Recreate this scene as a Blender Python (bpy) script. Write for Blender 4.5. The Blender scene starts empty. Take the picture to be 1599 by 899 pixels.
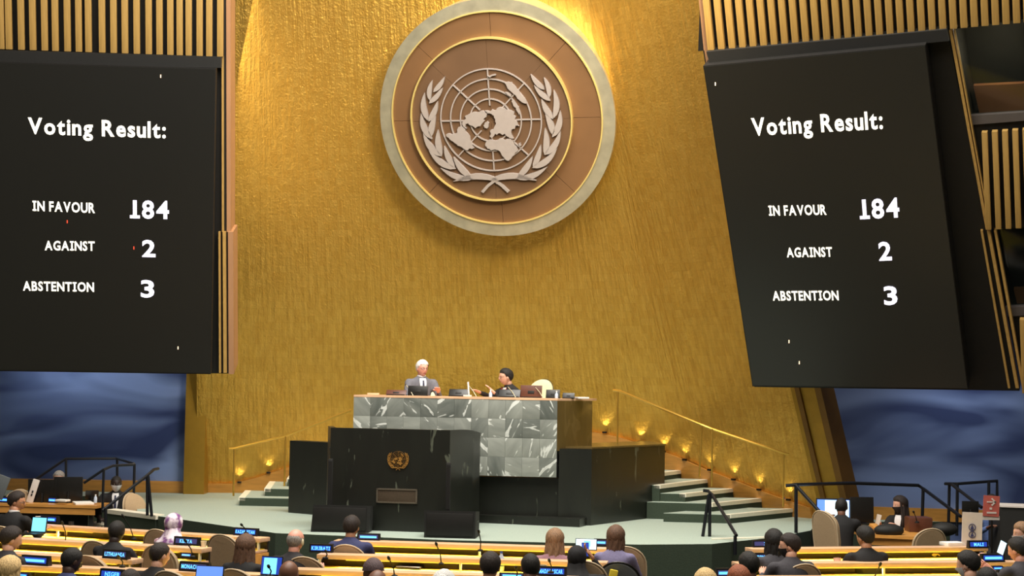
import bpy, bmesh, math, random
import numpy as np
from mathutils import Vector, Matrix

random.seed(4)
SC = bpy.context.scene
COL = SC.collection
PI = math.pi

# ------------------------------------------------------------------ camera
F, W, H = 2700.0, 1599, 899
CZ, PITCH, ROLL = 2.72, math.atan(150 / 2700), 0.017
CAM = Vector((0, 0, CZ))
RM = Matrix.Rotation(PI / 2 + PITCH, 4, 'X') @ Matrix.Rotation(ROLL, 4, 'Z')
cd = bpy.data.cameras.new('camera')
cd.sensor_width = 36
cd.lens = F / W * 36
cd.clip_end = 200
cam = bpy.data.objects.new('camera', cd)
COL.objects.link(cam)
cam.matrix_world = Matrix.Translation(CAM) @ RM
SC.camera = cam


def lin(c):
    return tuple(((v / 255) / 12.92 if v <= 10 else (((v / 255) + .055) / 1.055) ** 2.4) for v in c)


# ------------------------------------------------------------------ world, lights, exposure
SC.view_settings.view_transform = 'Standard'
SC.view_settings.look = 'None'
SC.view_settings.gamma = 1
SC.view_settings.exposure = 0.6
wd = bpy.data.worlds.new('hall_dimness')
SC.world = wd
wd.use_nodes = True
wd.node_tree.nodes['Background'].inputs[0].default_value = (.95, .85, .68, 1)
wd.node_tree.nodes['Background'].inputs[1].default_value = 0.10


def lamp(name, kind, loc, target, energy, color, **kw):
    l = bpy.data.lights.new(name, kind)
    l.energy = energy
    l.color = color
    for k, v in kw.items():
        setattr(l, k, v)
    o = bpy.data.objects.new(name, l)
    COL.objects.link(o)
    d = Vector(target) - Vector(loc)
    o.matrix_world = Matrix.Translation(Vector(loc)) @ d.to_track_quat('-Z', 'Y').to_matrix().to_4x4()
    return o


lamp('dais_ceiling_light', 'AREA', (.5, 20, 12.5), (-.3, 24.5, 1), 1450, (1, .96, .88), shape='RECTANGLE', size=9, size_y=5)
lamp('delegates_ceiling_light', 'AREA', (-1, 13, 12), (0, 17.5, 0), 1000, (1, .92, .8), shape='RECTANGLE', size=14, size_y=6)
lamp('left_cove_light', 'AREA', (-4.55, 27.15, 6.6), (-1.0, 27.9, 6.0), 26, (1, .78, .45), shape='RECTANGLE', size=.5, size_y=9)
lamp('backdrop_wash_light', 'SPOT', (2.6, 16.5, 9.5), (-.5, 28, 6.2), 3900, (1, .84, .58), spot_size=.85, spot_blend=1, shadow_soft_size=1.1)
lamp('podium_spot_light', 'SPOT', (1.5, 15.5, 11), (-.9, 24.9, 2.6), 900, (1, .95, .88), spot_size=.24, spot_blend=.5, shadow_soft_size=.2)
lamp('blue_wall_spot_light', 'SPOT', (-7.6, 28.6, 3.9), (-7.6, 29.9, 2.3), 52, (.85, .92, 1), spot_size=1.7, spot_blend=1, shadow_soft_size=.15)
lamp('blue_wall_spot_light', 'SPOT', (-5.9, 28.9, 4.0), (-5.9, 29.9, 2.1), 25, (.85, .92, 1), spot_size=1.6, spot_blend=1, shadow_soft_size=.1)
lamp('blue_wall_spot_light', 'SPOT', (6.6, 24.9, 3.7), (6.75, 26.0, 2.2), 34, (.85, .92, 1), spot_size=1.6, spot_blend=1, shadow_soft_size=.15)


# ------------------------------------------------------------------ pixel measurements -> places in the hall
def ray(px, py):
    v = RM.to_3x3() @ Vector(((px - 799.5) / F, -(py - 449.5) / F, -1))
    return v / v.y


def at(px, py, d):
    return CAM + ray(px, py) * d


def onz(px, py, z):
    v = ray(px, py)
    return CAM + v * ((z - CZ) / v.z)


def onpl(px, py, p0, n):
    v = ray(px, py)
    return CAM + v * ((p0 - CAM).dot(n) / v.dot(n))


# ------------------------------------------------------------------ mesh building
class MB:
    def __init__(s):
        s.v, s.f, s.m = [], [], []

    def add(s, vs, fs, m=0):
        b = len(s.v)
        s.v += [tuple(p) for p in vs]
        s.f += [tuple(i + b for i in f) for f in fs]
        s.m += [m] * len(fs)
        return s

    def box(s, c, sz, rot=None, m=0, bev=0):
        if bev:
            bm = bmesh.new()
            bmesh.ops.create_cube(bm, size=1)
            for v in bm.verts:
                v.co = Vector((v.co.x * sz[0], v.co.y * sz[1], v.co.z * sz[2]))
            bmesh.ops.bevel(bm, geom=list(bm.edges), offset=bev, segments=2, profile=.6, affect='EDGES')
            bm.verts.index_update()
            vs = [v.co.copy() for v in bm.verts]
            fs = [[v.index for v in f.verts] for f in bm.faces]
            bm.free()
        else:
            vs = [Vector((x * sz[0] / 2, y * sz[1] / 2, z * sz[2] / 2)) for x in (-1, 1) for y in (-1, 1) for z in (-1, 1)]
            fs = [(0, 1, 3, 2), (4, 6, 7, 5), (0, 4, 5, 1), (2, 3, 7, 6), (0, 2, 6, 4), (1, 5, 7, 3)]
        c = Vector(c)
        if rot is not None:
            vs = [rot @ v for v in vs]
        return s.add([v + c for v in vs], fs, m)

    def prism(s, poly, vec, m=0):
        vec = Vector(vec)
        n = len(poly)
        vs = [Vector(p) for p in poly] + [Vector(p) + vec for p in poly]
        fs = [tuple(range(n)), tuple(range(2 * n - 1, n - 1, -1))]
        fs += [(i, n + i, n + (i + 1) % n, (i + 1) % n) for i in range(n)]
        return s.add(vs, fs, m)

    def tube(s, pts, r, n=8, m=0):
        pts = [Vector(p) for p in pts]
        rs = r if isinstance(r, (list, tuple)) else [r] * len(pts)
        vs, fs = [], []
        a = None
        for i, p in enumerate(pts):
            t = (pts[min(i + 1, len(pts) - 1)] - pts[max(i - 1, 0)]).normalized()
            if a is None:
                a = t.orthogonal().normalized()
            else:
                a = (a - t * a.dot(t)).normalized()
            b = t.cross(a)
            for k in range(n):
                q = 2 * PI * k / n
                vs.append(p + (a * math.cos(q) + b * math.sin(q)) * rs[i])
        for i in range(len(pts) - 1):
            for k in range(n):
                k2 = (k + 1) % n
                fs.append((i * n + k, i * n + k2, (i + 1) * n + k2, (i + 1) * n + k))
        fs.append(tuple(range(n - 1, -1, -1)))
        fs.append(tuple((len(pts) - 1) * n + k for k in range(n)))
        return s.add(vs, fs, m)

    def loft(s, rings, m=0):
        n = len(rings[0])
        vs = [p for r in rings for p in r]
        fs = [(i * n + k, i * n + (k + 1) % n, (i + 1) * n + (k + 1) % n, (i + 1) * n + k) for i in range(len(rings) - 1) for k in range(n)]
        fs.append(tuple(range(n - 1, -1, -1)))
        fs.append(tuple((len(rings) - 1) * n + k for k in range(n)))
        return s.add(vs, fs, m)

    def lathe(s, c, prof, n=20, m=0):
        c = Vector(c)
        return s.loft([[c + Vector((r * math.cos(2 * PI * k / n), r * math.sin(2 * PI * k / n), z)) for k in range(n)] for r, z in prof], m)

    def ball(s, c, r, sub=2, m=0, rot=None):
        bm = bmesh.new()
        bmesh.ops.create_icosphere(bm, subdivisions=sub, radius=1)
        bm.verts.index_update()
        c = Vector(c)
        rr = Vector(r) if isinstance(r, (tuple, list, Vector)) else Vector((r, r, r))
        vs = []
        for v in bm.verts:
            p = Vector((v.co.x * rr.x, v.co.y * rr.y, v.co.z * rr.z))
            vs.append(c + (rot @ p if rot else p))
        fs = [[v.index for v in f.verts] for f in bm.faces]
        bm.free()
        return s.add(vs, fs, m)

    def ring(s, fn, ro, ri, z0, z1, n=96, m=0):
        """flat ring with depth; fn(x, y, z) gives the point"""
        vs = []
        for k in range(n):
            q = 2 * PI * k / n
            c, d = math.cos(q), math.sin(q)
            vs += [fn(c * ro, d * ro, z0), fn(c * ro, d * ro, z1), fn(c * ri, d * ri, z1), fn(c * ri, d * ri, z0)]
        fs = []
        for k in range(n):
            a, b = 4 * k, 4 * ((k + 1) % n)
            for j in range(4):
                j2 = (j + 1) % 4
                fs.append((a + j, b + j, b + j2, a + j2))
        return s.add(vs, fs, m)

    def mesh(s, name, mats, sharp=35):
        me = bpy.data.meshes.new(name)
        me.from_pydata(s.v, [], s.f)
        for m in mats if isinstance(mats, (list, tuple)) else [mats]:
            me.materials.append(m)
        if s.m and max(s.m) > 0:
            me.polygons.foreach_set('material_index', s.m)
        bm = bmesh.new()
        bm.from_mesh(me)
        bmesh.ops.recalc_face_normals(bm, faces=bm.faces)
        bm.to_mesh(me)
        bm.free()
        if sharp:
            me.polygons.foreach_set('use_smooth', [True] * len(me.polygons))
            me.set_sharp_from_angle(angle=math.radians(sharp))
        return me

    def build(s, name, mats, parent=None, world=True, sharp=35):
        """links ONE mesh object; world=True: the points are hall coordinates and are brought into the parent's frame"""
        if parent is not None and world:
            inv = wm(parent).inverted()
            s.v = [tuple(inv @ Vector(p)) for p in s.v]
        elif parent is None and world and s.v:
            lo = np.array(s.v).min(0)
            hi = np.array(s.v).max(0)
            o0 = Vector(((lo[0] + hi[0]) / 2, (lo[1] + hi[1]) / 2, lo[2]))
            s.v = [tuple(Vector(p) - o0) for p in s.v]
            o = link(name, s.mesh(name, mats, sharp), None)
            o.location = o0
            return o
        return link(name, s.mesh(name, mats, sharp), parent)


def wm(o):
    m = o.matrix_basis.copy()
    while o.parent:
        o = o.parent
        m = o.matrix_basis @ m
    return m


def link(name, data, parent=None):
    o = bpy.data.objects.new(name, data)
    COL.objects.link(o)
    if parent:
        o.parent = parent
    return o


def thing(name, label, cat, loc=(0, 0, 0), rz=0, group=None):
    o = link(name, None)
    o.empty_display_size = .1
    o.location = loc
    o.rotation_euler = (0, 0, rz)
    return tag(o, label, cat, group)


def tag(o, label=None, cat=None, group=None, kind=None):
    if label:
        o['label'] = label
    if cat:
        o['category'] = cat
    if group:
        o['group'] = group
    if kind:
        o['kind'] = kind
    return o


def struct(o, label=None, cat=None):
    return tag(o, label, cat, kind='structure')


KIDS = {}


def dup(o, parent=None):
    c = o.copy()
    COL.objects.link(c)
    if parent:
        c.parent = parent
    for ch in o.children:
        dup(ch, c)
    return c


# ------------------------------------------------------------------ procedural materials
def pm(name, col, rough=.5, metal=0.0, var=.12, scale=30, bump=0, stretch=(1, 1, 1), emit=0, ecol=None, spec=.5, coord='Object', sheen=0):
    m = bpy.data.materials.new(name)
    m.use_nodes = True
    nt = m.node_tree
    b = nt.nodes['Principled BSDF']
    c = lin(col)
    b.inputs['Roughness'].default_value = rough
    b.inputs['Metallic'].default_value = metal
    b.inputs['Specular IOR Level'].default_value = spec
    tc = nt.nodes.new('ShaderNodeTexCoord')
    mp = nt.nodes.new('ShaderNodeMapping')
    mp.inputs['Scale'].default_value = stretch
    nz = nt.nodes.new('ShaderNodeTexNoise')
    nz.inputs['Scale'].default_value = scale
    nz.inputs['Detail'].default_value = 4
    nt.links.new(tc.outputs[coord], mp.inputs[0])
    nt.links.new(mp.outputs[0], nz.inputs['Vector'])
    rp = nt.nodes.new('ShaderNodeValToRGB')
    rp.color_ramp.elements[0].position = .3
    rp.color_ramp.elements[1].position = .7
    rp.color_ramp.elements[0].color = tuple(v * (1 - var) for v in c) + (1,)
    rp.color_ramp.elements[1].color = tuple(min(1, v * (1 + var)) for v in c) + (1,)
    nt.links.new(nz.outputs[0], rp.inputs[0])
    nt.links.new(rp.outputs[0], b.inputs['Base Color'])
    if bump:
        bp = nt.nodes.new('ShaderNodeBump')
        bp.inputs['Strength'].default_value = bump
        bp.inputs['Distance'].default_value = .01
        nt.links.new(nz.outputs[0], bp.inputs['Height'])
        nt.links.new(bp.outputs[0], b.inputs['Normal'])
    if emit:
        b.inputs['Emission Color'].default_value = (lin(ecol or col)) + (1,)
        b.inputs['Emission Strength'].default_value = emit
    return m


def gold_wall_mat():
    m = bpy.data.materials.new('gold_leaf_wall')
    m.use_nodes = True
    nt = m.node_tree
    L = nt.links.new
    b = nt.nodes['Principled BSDF']
    b.inputs['Metallic'].default_value = .82
    uv = nt.nodes.new('ShaderNodeTexCoord')
    br = nt.nodes.new('ShaderNodeTexBrick')
    br.offset = 0
    br.inputs['Color1'].default_value = lin((214, 170, 78)) + (1,)
    br.inputs['Color2'].default_value = lin((222, 180, 88)) + (1,)
    br.inputs['Mortar'].default_value = lin((204, 160, 70)) + (1,)
    br.inputs['Scale'].default_value = 1
    br.inputs['Mortar Size'].default_value = .003
    br.inputs['Mortar Smooth'].default_value = 1
    br.inputs['Brick Width'].default_value = .125
    br.inputs['Row Height'].default_value = .125
    L(uv.outputs['UV'], br.inputs['Vector'])
    mp = nt.nodes.new('ShaderNodeMapping')
    mp.inputs['Scale'].default_value = (9, 1.4, 1)
    L(uv.outputs['UV'], mp.inputs[0])
    n1 = nt.nodes.new('ShaderNodeTexNoise')
    n1.inputs['Scale'].default_value = 1.6
    n1.inputs['Detail'].default_value = 7
    n1.inputs['Roughness'].default_value = .65
    L(mp.outputs[0], n1.inputs['Vector'])
    n2 = nt.nodes.new('ShaderNodeTexNoise')
    n2.inputs['Scale'].default_value = 13
    n2.inputs['Detail'].default_value = 6
    L(uv.outputs['UV'], n2.inputs['Vector'])
    mx = nt.nodes.new('ShaderNodeMix')
    mx.data_type = 'RGBA'
    mx.blend_type = 'MULTIPLY'
    mx.inputs[0].default_value = .5
    rp = nt.nodes.new('ShaderNodeValToRGB')
    rp.color_ramp.elements[0].position = .3
    rp.color_ramp.elements[0].color = (.55, .5, .4, 1)
    rp.color_ramp.elements[1].position = .62
    rp.color_ramp.elements[1].color = (1, 1, 1, 1)
    L(n1.outputs[0], rp.inputs[0])
    L(br.outputs['Color'], mx.inputs[6])
    L(rp.outputs[0], mx.inputs[7])
    L(mx.outputs[2], b.inputs['Base Color'])
    rr = nt.nodes.new('ShaderNodeMapRange')
    rr.inputs[1].default_value = .3
    rr.inputs[2].default_value = .7
    rr.inputs[3].default_value = .5
    rr.inputs[4].default_value = .3
    L(n1.outputs[0], rr.inputs[0])
    L(rr.outputs[0], b.inputs['Roughness'])
    ad = nt.nodes.new('ShaderNodeMath')
    ad.operation = 'ADD'
    L(n1.outputs[0], ad.inputs[0])
    L(n2.outputs[0], ad.inputs[1])
    bp = nt.nodes.new('ShaderNodeBump')
    m3 = nt.nodes.new('ShaderNodeMapping')
    m3.inputs['Scale'].default_value = (11, .8, 1)
    L(uv.outputs['UV'], m3.inputs[0])
    n3 = nt.nodes.new('ShaderNodeTexNoise')
    n3.inputs['Scale'].default_value = 1.0
    n3.inputs['Detail'].default_value = 2
    L(m3.outputs[0], n3.inputs['Vector'])
    n4 = nt.nodes.new('ShaderNodeTexNoise')
    n4.inputs['Scale'].default_value = 30
    n4.inputs['Detail'].default_value = 3
    L(uv.outputs['UV'], n4.inputs['Vector'])
    a2 = nt.nodes.new('ShaderNodeMath')
    a2.operation = 'MULTIPLY_ADD'
    a2.inputs[1].default_value = 1.6
    L(n3.outputs[0], a2.inputs[0])
    L(ad.outputs[0], a2.inputs[2])
    a3 = nt.nodes.new('ShaderNodeMath')
    a3.operation = 'MULTIPLY_ADD'
    a3.inputs[1].default_value = .7
    L(n4.outputs[0], a3.inputs[0])
    L(a2.outputs[0], a3.inputs[2])
    bp.inputs['Strength'].default_value = .55
    bp.inputs['Distance'].default_value = .022
    L(a3.outputs[0], bp.inputs['Height'])
    L(bp.outputs[0], b.inputs['Normal'])
    return m


def marble_mat(name, base, dark, vein, vscale=3.0, vamt=1.0, rough=.22, rnd=True, vpos=.60):
    m = bpy.data.materials.new(name)
    m.use_nodes = True
    nt = m.node_tree
    L = nt.links.new
    b = nt.nodes['Principled BSDF']
    b.inputs['Roughness'].default_value = rough
    tc = nt.nodes.new('ShaderNodeTexCoord')
    vec = tc.outputs['Object']
    oi = nt.nodes.new('ShaderNodeObjectInfo')
    if rnd:
        mu = nt.nodes.new('ShaderNodeMath')
        mu.operation = 'MULTIPLY'
        mu.inputs[1].default_value = 60
        L(oi.outputs['Random'], mu.inputs[0])
        av = nt.nodes.new('ShaderNodeVectorMath')
        av.operation = 'ADD'
        L(vec, av.inputs[0])
        L(mu.outputs[0], av.inputs[1])
        vec = av.outputs[0]
        vr = nt.nodes.new('ShaderNodeVectorRotate')
        vr.rotation_type = 'Y_AXIS'
        ma = nt.nodes.new('ShaderNodeMath')
        ma.operation = 'MULTIPLY'
        ma.inputs[1].default_value = 37.0
        L(oi.outputs['Random'], ma.inputs[0])
        L(vec, vr.inputs['Vector'])
        L(ma.outputs[0], vr.inputs['Angle'])
        vec = vr.outputs[0]
    mp = nt.nodes.new('ShaderNodeMapping')
    mp.inputs['Rotation'].default_value = (0, .6, 0)
    mp.inputs['Scale'].default_value = (2.2, 1.5, .55)
    L(vec, mp.inputs[0])
    n1 = nt.nodes.new('ShaderNodeTexNoise')
    n1.inputs['Scale'].default_value = vscale
    n1.inputs['Detail'].default_value = 6
    n1.inputs['Distortion'].default_value = .9
    L(mp.outputs[0], n1.inputs['Vector'])
    r1 = nt.nodes.new('ShaderNodeValToRGB')
    e = r1.color_ramp.elements
    e[0].position = vpos - .035
    e[0].color = (0, 0, 0, 1)
    e[1].position = vpos
    e[1].color = (vamt, vamt, vamt, 1)
    x = e.new(vpos + .12)
    x.color = (vamt * .5, vamt * .5, vamt * .5, 1)
    L(n1.outputs[0], r1.inputs[0])
    n2 = nt.nodes.new('ShaderNodeTexNoise')
    n2.inputs['Scale'].default_value = vscale * .8
    n2.inputs['Detail'].default_value = 3
    L(mp.outputs[0], n2.inputs['Vector'])
    m1 = nt.nodes.new('ShaderNodeMix')
    m1.data_type = 'RGBA'
    m1.inputs[6].default_value = lin(dark) + (1,)
    m1.inputs[7].default_value = lin(base) + (1,)
    if rnd:
        mr = nt.nodes.new('ShaderNodeMath')
        mr.operation = 'MULTIPLY_ADD'
        mr.inputs[1].default_value = .8
        mr.inputs[2].default_value = -.42
        L(oi.outputs['Random'], mr.inputs[0])
        sm = nt.nodes.new('ShaderNodeMath')
        sm.use_clamp = True
        L(n2.outputs[0], sm.inputs[0])
        L(mr.outputs[0], sm.inputs[1])
        L(sm.outputs[0], m1.inputs[0])
    else:
        L(n2.outputs[0], m1.inputs[0])
    m2 = nt.nodes.new('ShaderNodeMix')
    m2.data_type = 'RGBA'
    L(r1.outputs[0], m2.inputs[0])
    L(m1.outputs[2], m2.inputs[6])
    m2.inputs[7].default_value = lin(vein) + (1,)
    L(m2.outputs[2], b.inputs['Base Color'])
    return m


def wave_wall_mat(name, a, c):  # lighter clouds: wall pattern with soft patches of light painted in
    m = pm(name, a, .75, 0, .05, 4)
    nt = m.node_tree
    L = nt.links.new
    b = nt.nodes['Principled BSDF']
    tc = nt.nodes['Texture Coordinate']
    mp = nt.nodes.new('ShaderNodeMapping')
    mp.inputs['Scale'].default_value = (.45, .45, 1.3)
    L(tc.outputs['Object'], mp.inputs[0])
    n = nt.nodes.new('ShaderNodeTexNoise')
    n.inputs['Scale'].default_value = 1.0
    n.inputs['Detail'].default_value = 1.5
    n.inputs['Distortion'].default_value = 1.0
    L(mp.outputs[0], n.inputs['Vector'])
    r = nt.nodes.new('ShaderNodeValToRGB')
    r.color_ramp.elements[0].position = .38
    r.color_ramp.elements[0].color = lin(a) + (1,)
    r.color_ramp.elements[1].position = .68
    r.color_ramp.elements[1].color = lin(c) + (1,)
    L(n.outputs[0], r.inputs[0])
    L(r.outputs[0], b.inputs['Base Color'])
    return m


def glass_mat():
    m = bpy.data.materials.new('dark_booth_glass')
    m.use_nodes = True
    nt = m.node_tree
    L = nt.links.new
    b = nt.nodes['Principled BSDF']
    b.inputs['Base Color'].default_value = (.02, .025, .025, 1)
    b.inputs['Roughness'].default_value = .05
    t = nt.nodes.new('ShaderNodeBsdfTransparent')
    t.inputs[0].default_value = (.75, .8, .78, 1)
    x = nt.nodes.new('ShaderNodeMixShader')
    x.inputs[0].default_value = .18
    L(t.outputs[0], x.inputs[1])
    L(b.outputs[0], x.inputs[2])
    L(x.outputs[0], nt.nodes['Material Output'].inputs[0])
    return m


M = dict(
    gold=gold_wall_mat(),
    goldpanel=pm('gold_painted_panel', (168, 132, 48), .45, .6, .08, 6, .1),
    jamb=pm('rosy_wood_jamb', (172, 128, 92), .5, 0, .08, 5, 0, (1, 1, .1)),
    slat=pm('gilded_wood_slat', (186, 148, 82), .5, .1, .12, 6, .05, (6, 6, .5)),
    black=pm('matt_black', (22, 21, 19), .7, 0, .1, 20),
    blackgloss=pm('black_plastic', (20, 19, 18), .35, 0, .1, 20),
    screen=pm('black_display', (12, 12, 11), .4, 0, .05, 5, 0, emit=.5, ecol=(26, 24, 19)),
    white_glow=pm('lit_white_letters', (255, 250, 235), .5, 0, 0, 5, emit=.85, ecol=(255, 248, 228)),
    blue_glow=pm('lit_bluish_digits', (240, 238, 255), .5, 0, 0, 5, emit=.95, ecol=(238, 232, 255)),
    speck_r=pm('lit_red_pixel', (220, 60, 40), .5, emit=1, ecol=(230, 70, 40)),
    speck_w=pm('lit_white_pixel', (255, 220, 180), .5, emit=1, ecol=(255, 210, 170)),
    frame=pm('charcoal_frame', (24, 22, 20), .55, .2, .1, 9),
    bluewall=wave_wall_mat('blue_wall_light_patches', (44, 60, 106), (128, 150, 200)),
    base=pm('varnished_wood_skirting', (188, 134, 62), .4, 0, .15, 3, .03, (1, 1, 8)),
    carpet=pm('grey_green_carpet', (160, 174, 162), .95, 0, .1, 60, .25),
    carpet_shaded=pm('shaded_green_carpet', (54, 66, 52), .95, 0, .1, 60, .25),  # carpet copy for vertical faces, their shade put into the colour
    floor=pm('dark_green_hall_carpet', (52, 58, 44), .95, 0, .12, 50, .25),
    nosing=pm('white_stair_nosing', (238, 232, 212), .5, 0, .04, 30),
    marble=marble_mat('green_grey_marble', (160, 163, 155), (92, 97, 92), (232, 234, 228), 5.0, .8, .3, vpos=.63),
    dmarble=marble_mat('dark_green_marble', (34, 36, 30), (22, 23, 20), (128, 134, 116), 4.2, .45, .34, False, .70),
    brownstone=marble_mat('bronze_brown_stone', (112, 92, 50), (84, 68, 40), (130, 110, 70), 4, .3, .2, False),
    goldseam=pm('dark_gold_seam', (120, 86, 34), .5, .4, .08, 6),
    brass=pm('polished_brass', (226, 182, 84), .3, .85, .05, 20),
    ring=pm('brushed_silver_ring', (196, 190, 166), .4, .75, .14, 5, .05),
    ringgold=pm('gilt_ring', (246, 222, 140), .3, .6, .05, 8),
    disc=pm('bronze_brown_disc', (116, 84, 54), .5, .25, .1, 1.5),
    disc2=pm('inner_bronze_disc', (102, 76, 54), .5, .25, .1, 1.5),
    silver=pm('satin_silver_relief', (160, 150, 146), .5, .25, .04, 12),
    oldgold=pm('dull_gold_relief', (190, 140, 70), .4, .5, .08, 30),
    plaque=pm('brown_metal_plaque', (84, 70, 56), .5, .3, .1, 40),
    plaquef=pm('pewter_plaque_frame', (120, 110, 96), .4, .6, .1, 40),
    wood=pm('light_maple_desk', (226, 182, 144), .35, 0, .1, 3, .02, (1, 6, 6)),
    wood2=pm('honey_maple_table', (206, 146, 72), .4, 0, .12, 3, .02, (1, 6, 6)),
    pad=pm('yellow_green_desk_leather', (222, 196, 52), .5, 0, .05, 20),
    dpanel=pm('dark_brown_panel', (40, 26, 18), .5, 0, .15, 5),
    beige=pm('beige_chair_upholstery', (176, 150, 118), .7, 0, .06, 60, .1),
    piping=pm('pale_chair_piping', (198, 176, 144), .6, 0, .05, 60),
    greychair=pm('slate_grey_upholstery', (92, 96, 98), .7, 0, .06, 60, .1),
    creamchair=pm('cream_leather_upholstery', (232, 222, 180), .6, 0, .05, 50),
    steel=pm('dark_steel', (50, 48, 46), .35, .8, .1, 30),
    rail=pm('black_painted_rail', (24, 26, 32), .4, .3, .08, 30),
    plate=pm('black_nameplate_housing', (18, 18, 22), .4, 0, .08, 30),
    lcd=pm('blue_backlit_display', (20, 50, 150), .4, 0, .05, 10, emit=.75, ecol=(34, 62, 158)),
    lcdtext=pm('cyan_backlit_letters', (90, 190, 255), .4, 0, 0, 10, emit=1.1, ecol=(96, 188, 255)),
    lcddim=pm('dim_violet_display', (50, 50, 90), .4, 0, .05, 10, emit=.5, ecol=(58, 60, 110)),
    scr_cyan=pm('cyan_laptop_screen', (120, 210, 250), .3, 0, .08, 9, emit=.85, ecol=(120, 210, 250)),
    scr_blue=pm('blue_laptop_screen', (90, 130, 230), .3, 0, .06, 9, emit=.8, ecol=(96, 136, 232)),
    scr_white=pm('white_document_on_screen', (205, 235, 250), .3, 0, .05, 9, emit=.9, ecol=(205, 236, 250)),
    paper=pm('white_paper', (238, 234, 226), .8, 0, .04, 30),
    cream=pm('cream_plastic', (226, 214, 180), .5, 0, .05, 30),
    earw=pm('pale_yellow_plastic', (236, 226, 150), .45, 0, .05, 30),
    red=pm('brick_red_sign', (186, 92, 80), .6, 0, .05, 20),
    signw=pm('off_white_sign', (214, 204, 196), .6, 0, .03, 20),
    signb=pm('navy_icon', (58, 62, 110), .6, 0, .05, 20),
    bottleb=pm('blue_bottle_plastic', (60, 90, 170), .2, 0, .1, 20),
    bottlew=pm('clear_white_plastic', (200, 215, 235), .15, 0, .05, 20),
    booth=pm('booth_terracotta_panel', (190, 124, 82), .6, 0, .08, 3),
    boothd=pm('booth_dark_interior', (52, 48, 42), .8, 0, .1, 4),
    boothsill=pm('grey_booth_sill', (86, 80, 78), .6, 0, .05, 6),
    glass=glass_mat(),
    wine=pm('dark_red_wood', (92, 52, 36), .4, 0, .1, 10),
    lanyard=pm('red_lanyard', (190, 40, 40), .6, 0, .05, 20),
    shirt=pm('white_shirt', (228, 226, 228), .8, 0, .04, 40),
    tie=pm('dark_tie', (40, 44, 70), .6, 0, .1, 60),
    eyew=pm('eye_white', (235, 230, 225), .3, 0, .02, 20),
    eyed=pm('dark_iris', (40, 26, 18), .2, 0, .05, 20),
    lens=pm('spectacle_frame', (40, 30, 28), .3, .3, .05, 20),
    maskw=pm('white_face_mask', (226, 226, 230), .85, 0, .04, 40),
    maskb=pm('black_face_mask', (28, 28, 32), .85, 0, .05, 40),
    shoe=pm('black_shoe_leather', (22, 20, 18), .35, 0, .08, 20),
)

# ================================================================== THE HALL: floor, dais, walls
D = .77            # dais height
PZ = 1.80          # podium floor
b = MB()
b.box((0, 18, -.1), (34, 34, .2))
struct(b.build('floor', M['floor']))

dais_px = [(-70, 773), (214, 775), (214, 801), (243, 805), (430, 832), (700, 843), (1000, 850), (1112, 849), (1140, 846), (1197, 840), (1240, 833), (1266, 828), (1275, 815), (1499, 814), (1660, 812)]
front = [onz(x, y, D) for x, y in dais_px]
poly = [Vector((p.x, p.y, 0.0)) for p in front] + [Vector((13, 31.5, 0)), Vector((-13, 31.5, 0))]
b = MB()
n = len(poly)
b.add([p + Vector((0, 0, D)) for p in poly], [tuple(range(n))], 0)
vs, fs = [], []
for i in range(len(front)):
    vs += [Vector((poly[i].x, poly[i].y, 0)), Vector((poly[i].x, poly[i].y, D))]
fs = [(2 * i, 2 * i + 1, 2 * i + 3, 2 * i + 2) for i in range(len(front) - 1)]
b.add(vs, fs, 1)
struct(b.build('floor', [M['carpet'], M['carpet_shaded']], sharp=0))

# ---- gold backdrop: concave in plan, leaning forward at the top
WPL = [Vector((-5.36, 29.9, 0)), Vector((-4.2, 30.02, 0)), Vector((-3, 30.0, 0)), Vector((-1.6, 29.85, 0)), Vector((-.2, 29.6, 0)), Vector((1.5, 29.12, 0)), Vector((2.82, 28.3, 0)), Vector((3.6, 27.5, 0)), Vector((4.26, 26.75, 0)), Vector((4.72, 26.2, 0))]
TL = .37


def crom(P, t):
    i = min(int(t), len(P) - 2)
    u = t - i
    p1, p2 = P[i], P[i + 1]
    p0 = P[i - 1] if i > 0 else p1 * 2 - p2
    p3 = P[i + 2] if i + 2 < len(P) else p2 * 2 - p1
    return .5 * ((2 * p1) + (p2 - p0) * u + (2 * p0 - 5 * p1 + 4 * p2 - p3) * u * u + (3 * p1 - p0 - 3 * p2 + p3) * u ** 3)


def wall_at(t, z, off=0.0):
    e = .02
    p = crom(WPL, t)
    tg = (crom(WPL, min(t + e, len(WPL) - 1)) - crom(WPL, max(t - e, 0))).normalized()
    nrm = Vector((tg.y, -tg.x, 0))
    return p + nrm * ((z - D) * TL + off) + Vector((0, 0, z)), nrm


def wall_hit(px, py):
    """the place on the backdrop seen at a pixel: returns (t, z)"""
    best = None
    v = ray(px, py)
    t0, t1 = 0.0, len(WPL) - 1.0
    for it in range(5):
        N = 40
        bt, bd = None, 1e9
        for i in range(N + 1):
            t = t0 + (t1 - t0) * i / N
            z = 3.0
            for k in range(6):
                p, _ = wall_at(t, z)
                z = CZ + v.z * p.y
            p, _ = wall_at(t, z)
            dd = abs(p.x - v.x * p.y)
            if dd < bd:
                bd, bt, bz = dd, t, z
        s = (t1 - t0) / N
        t0, t1 = max(0, bt - s), min(len(WPL) - 1.0, bt + s)
    return bt, bz


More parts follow.
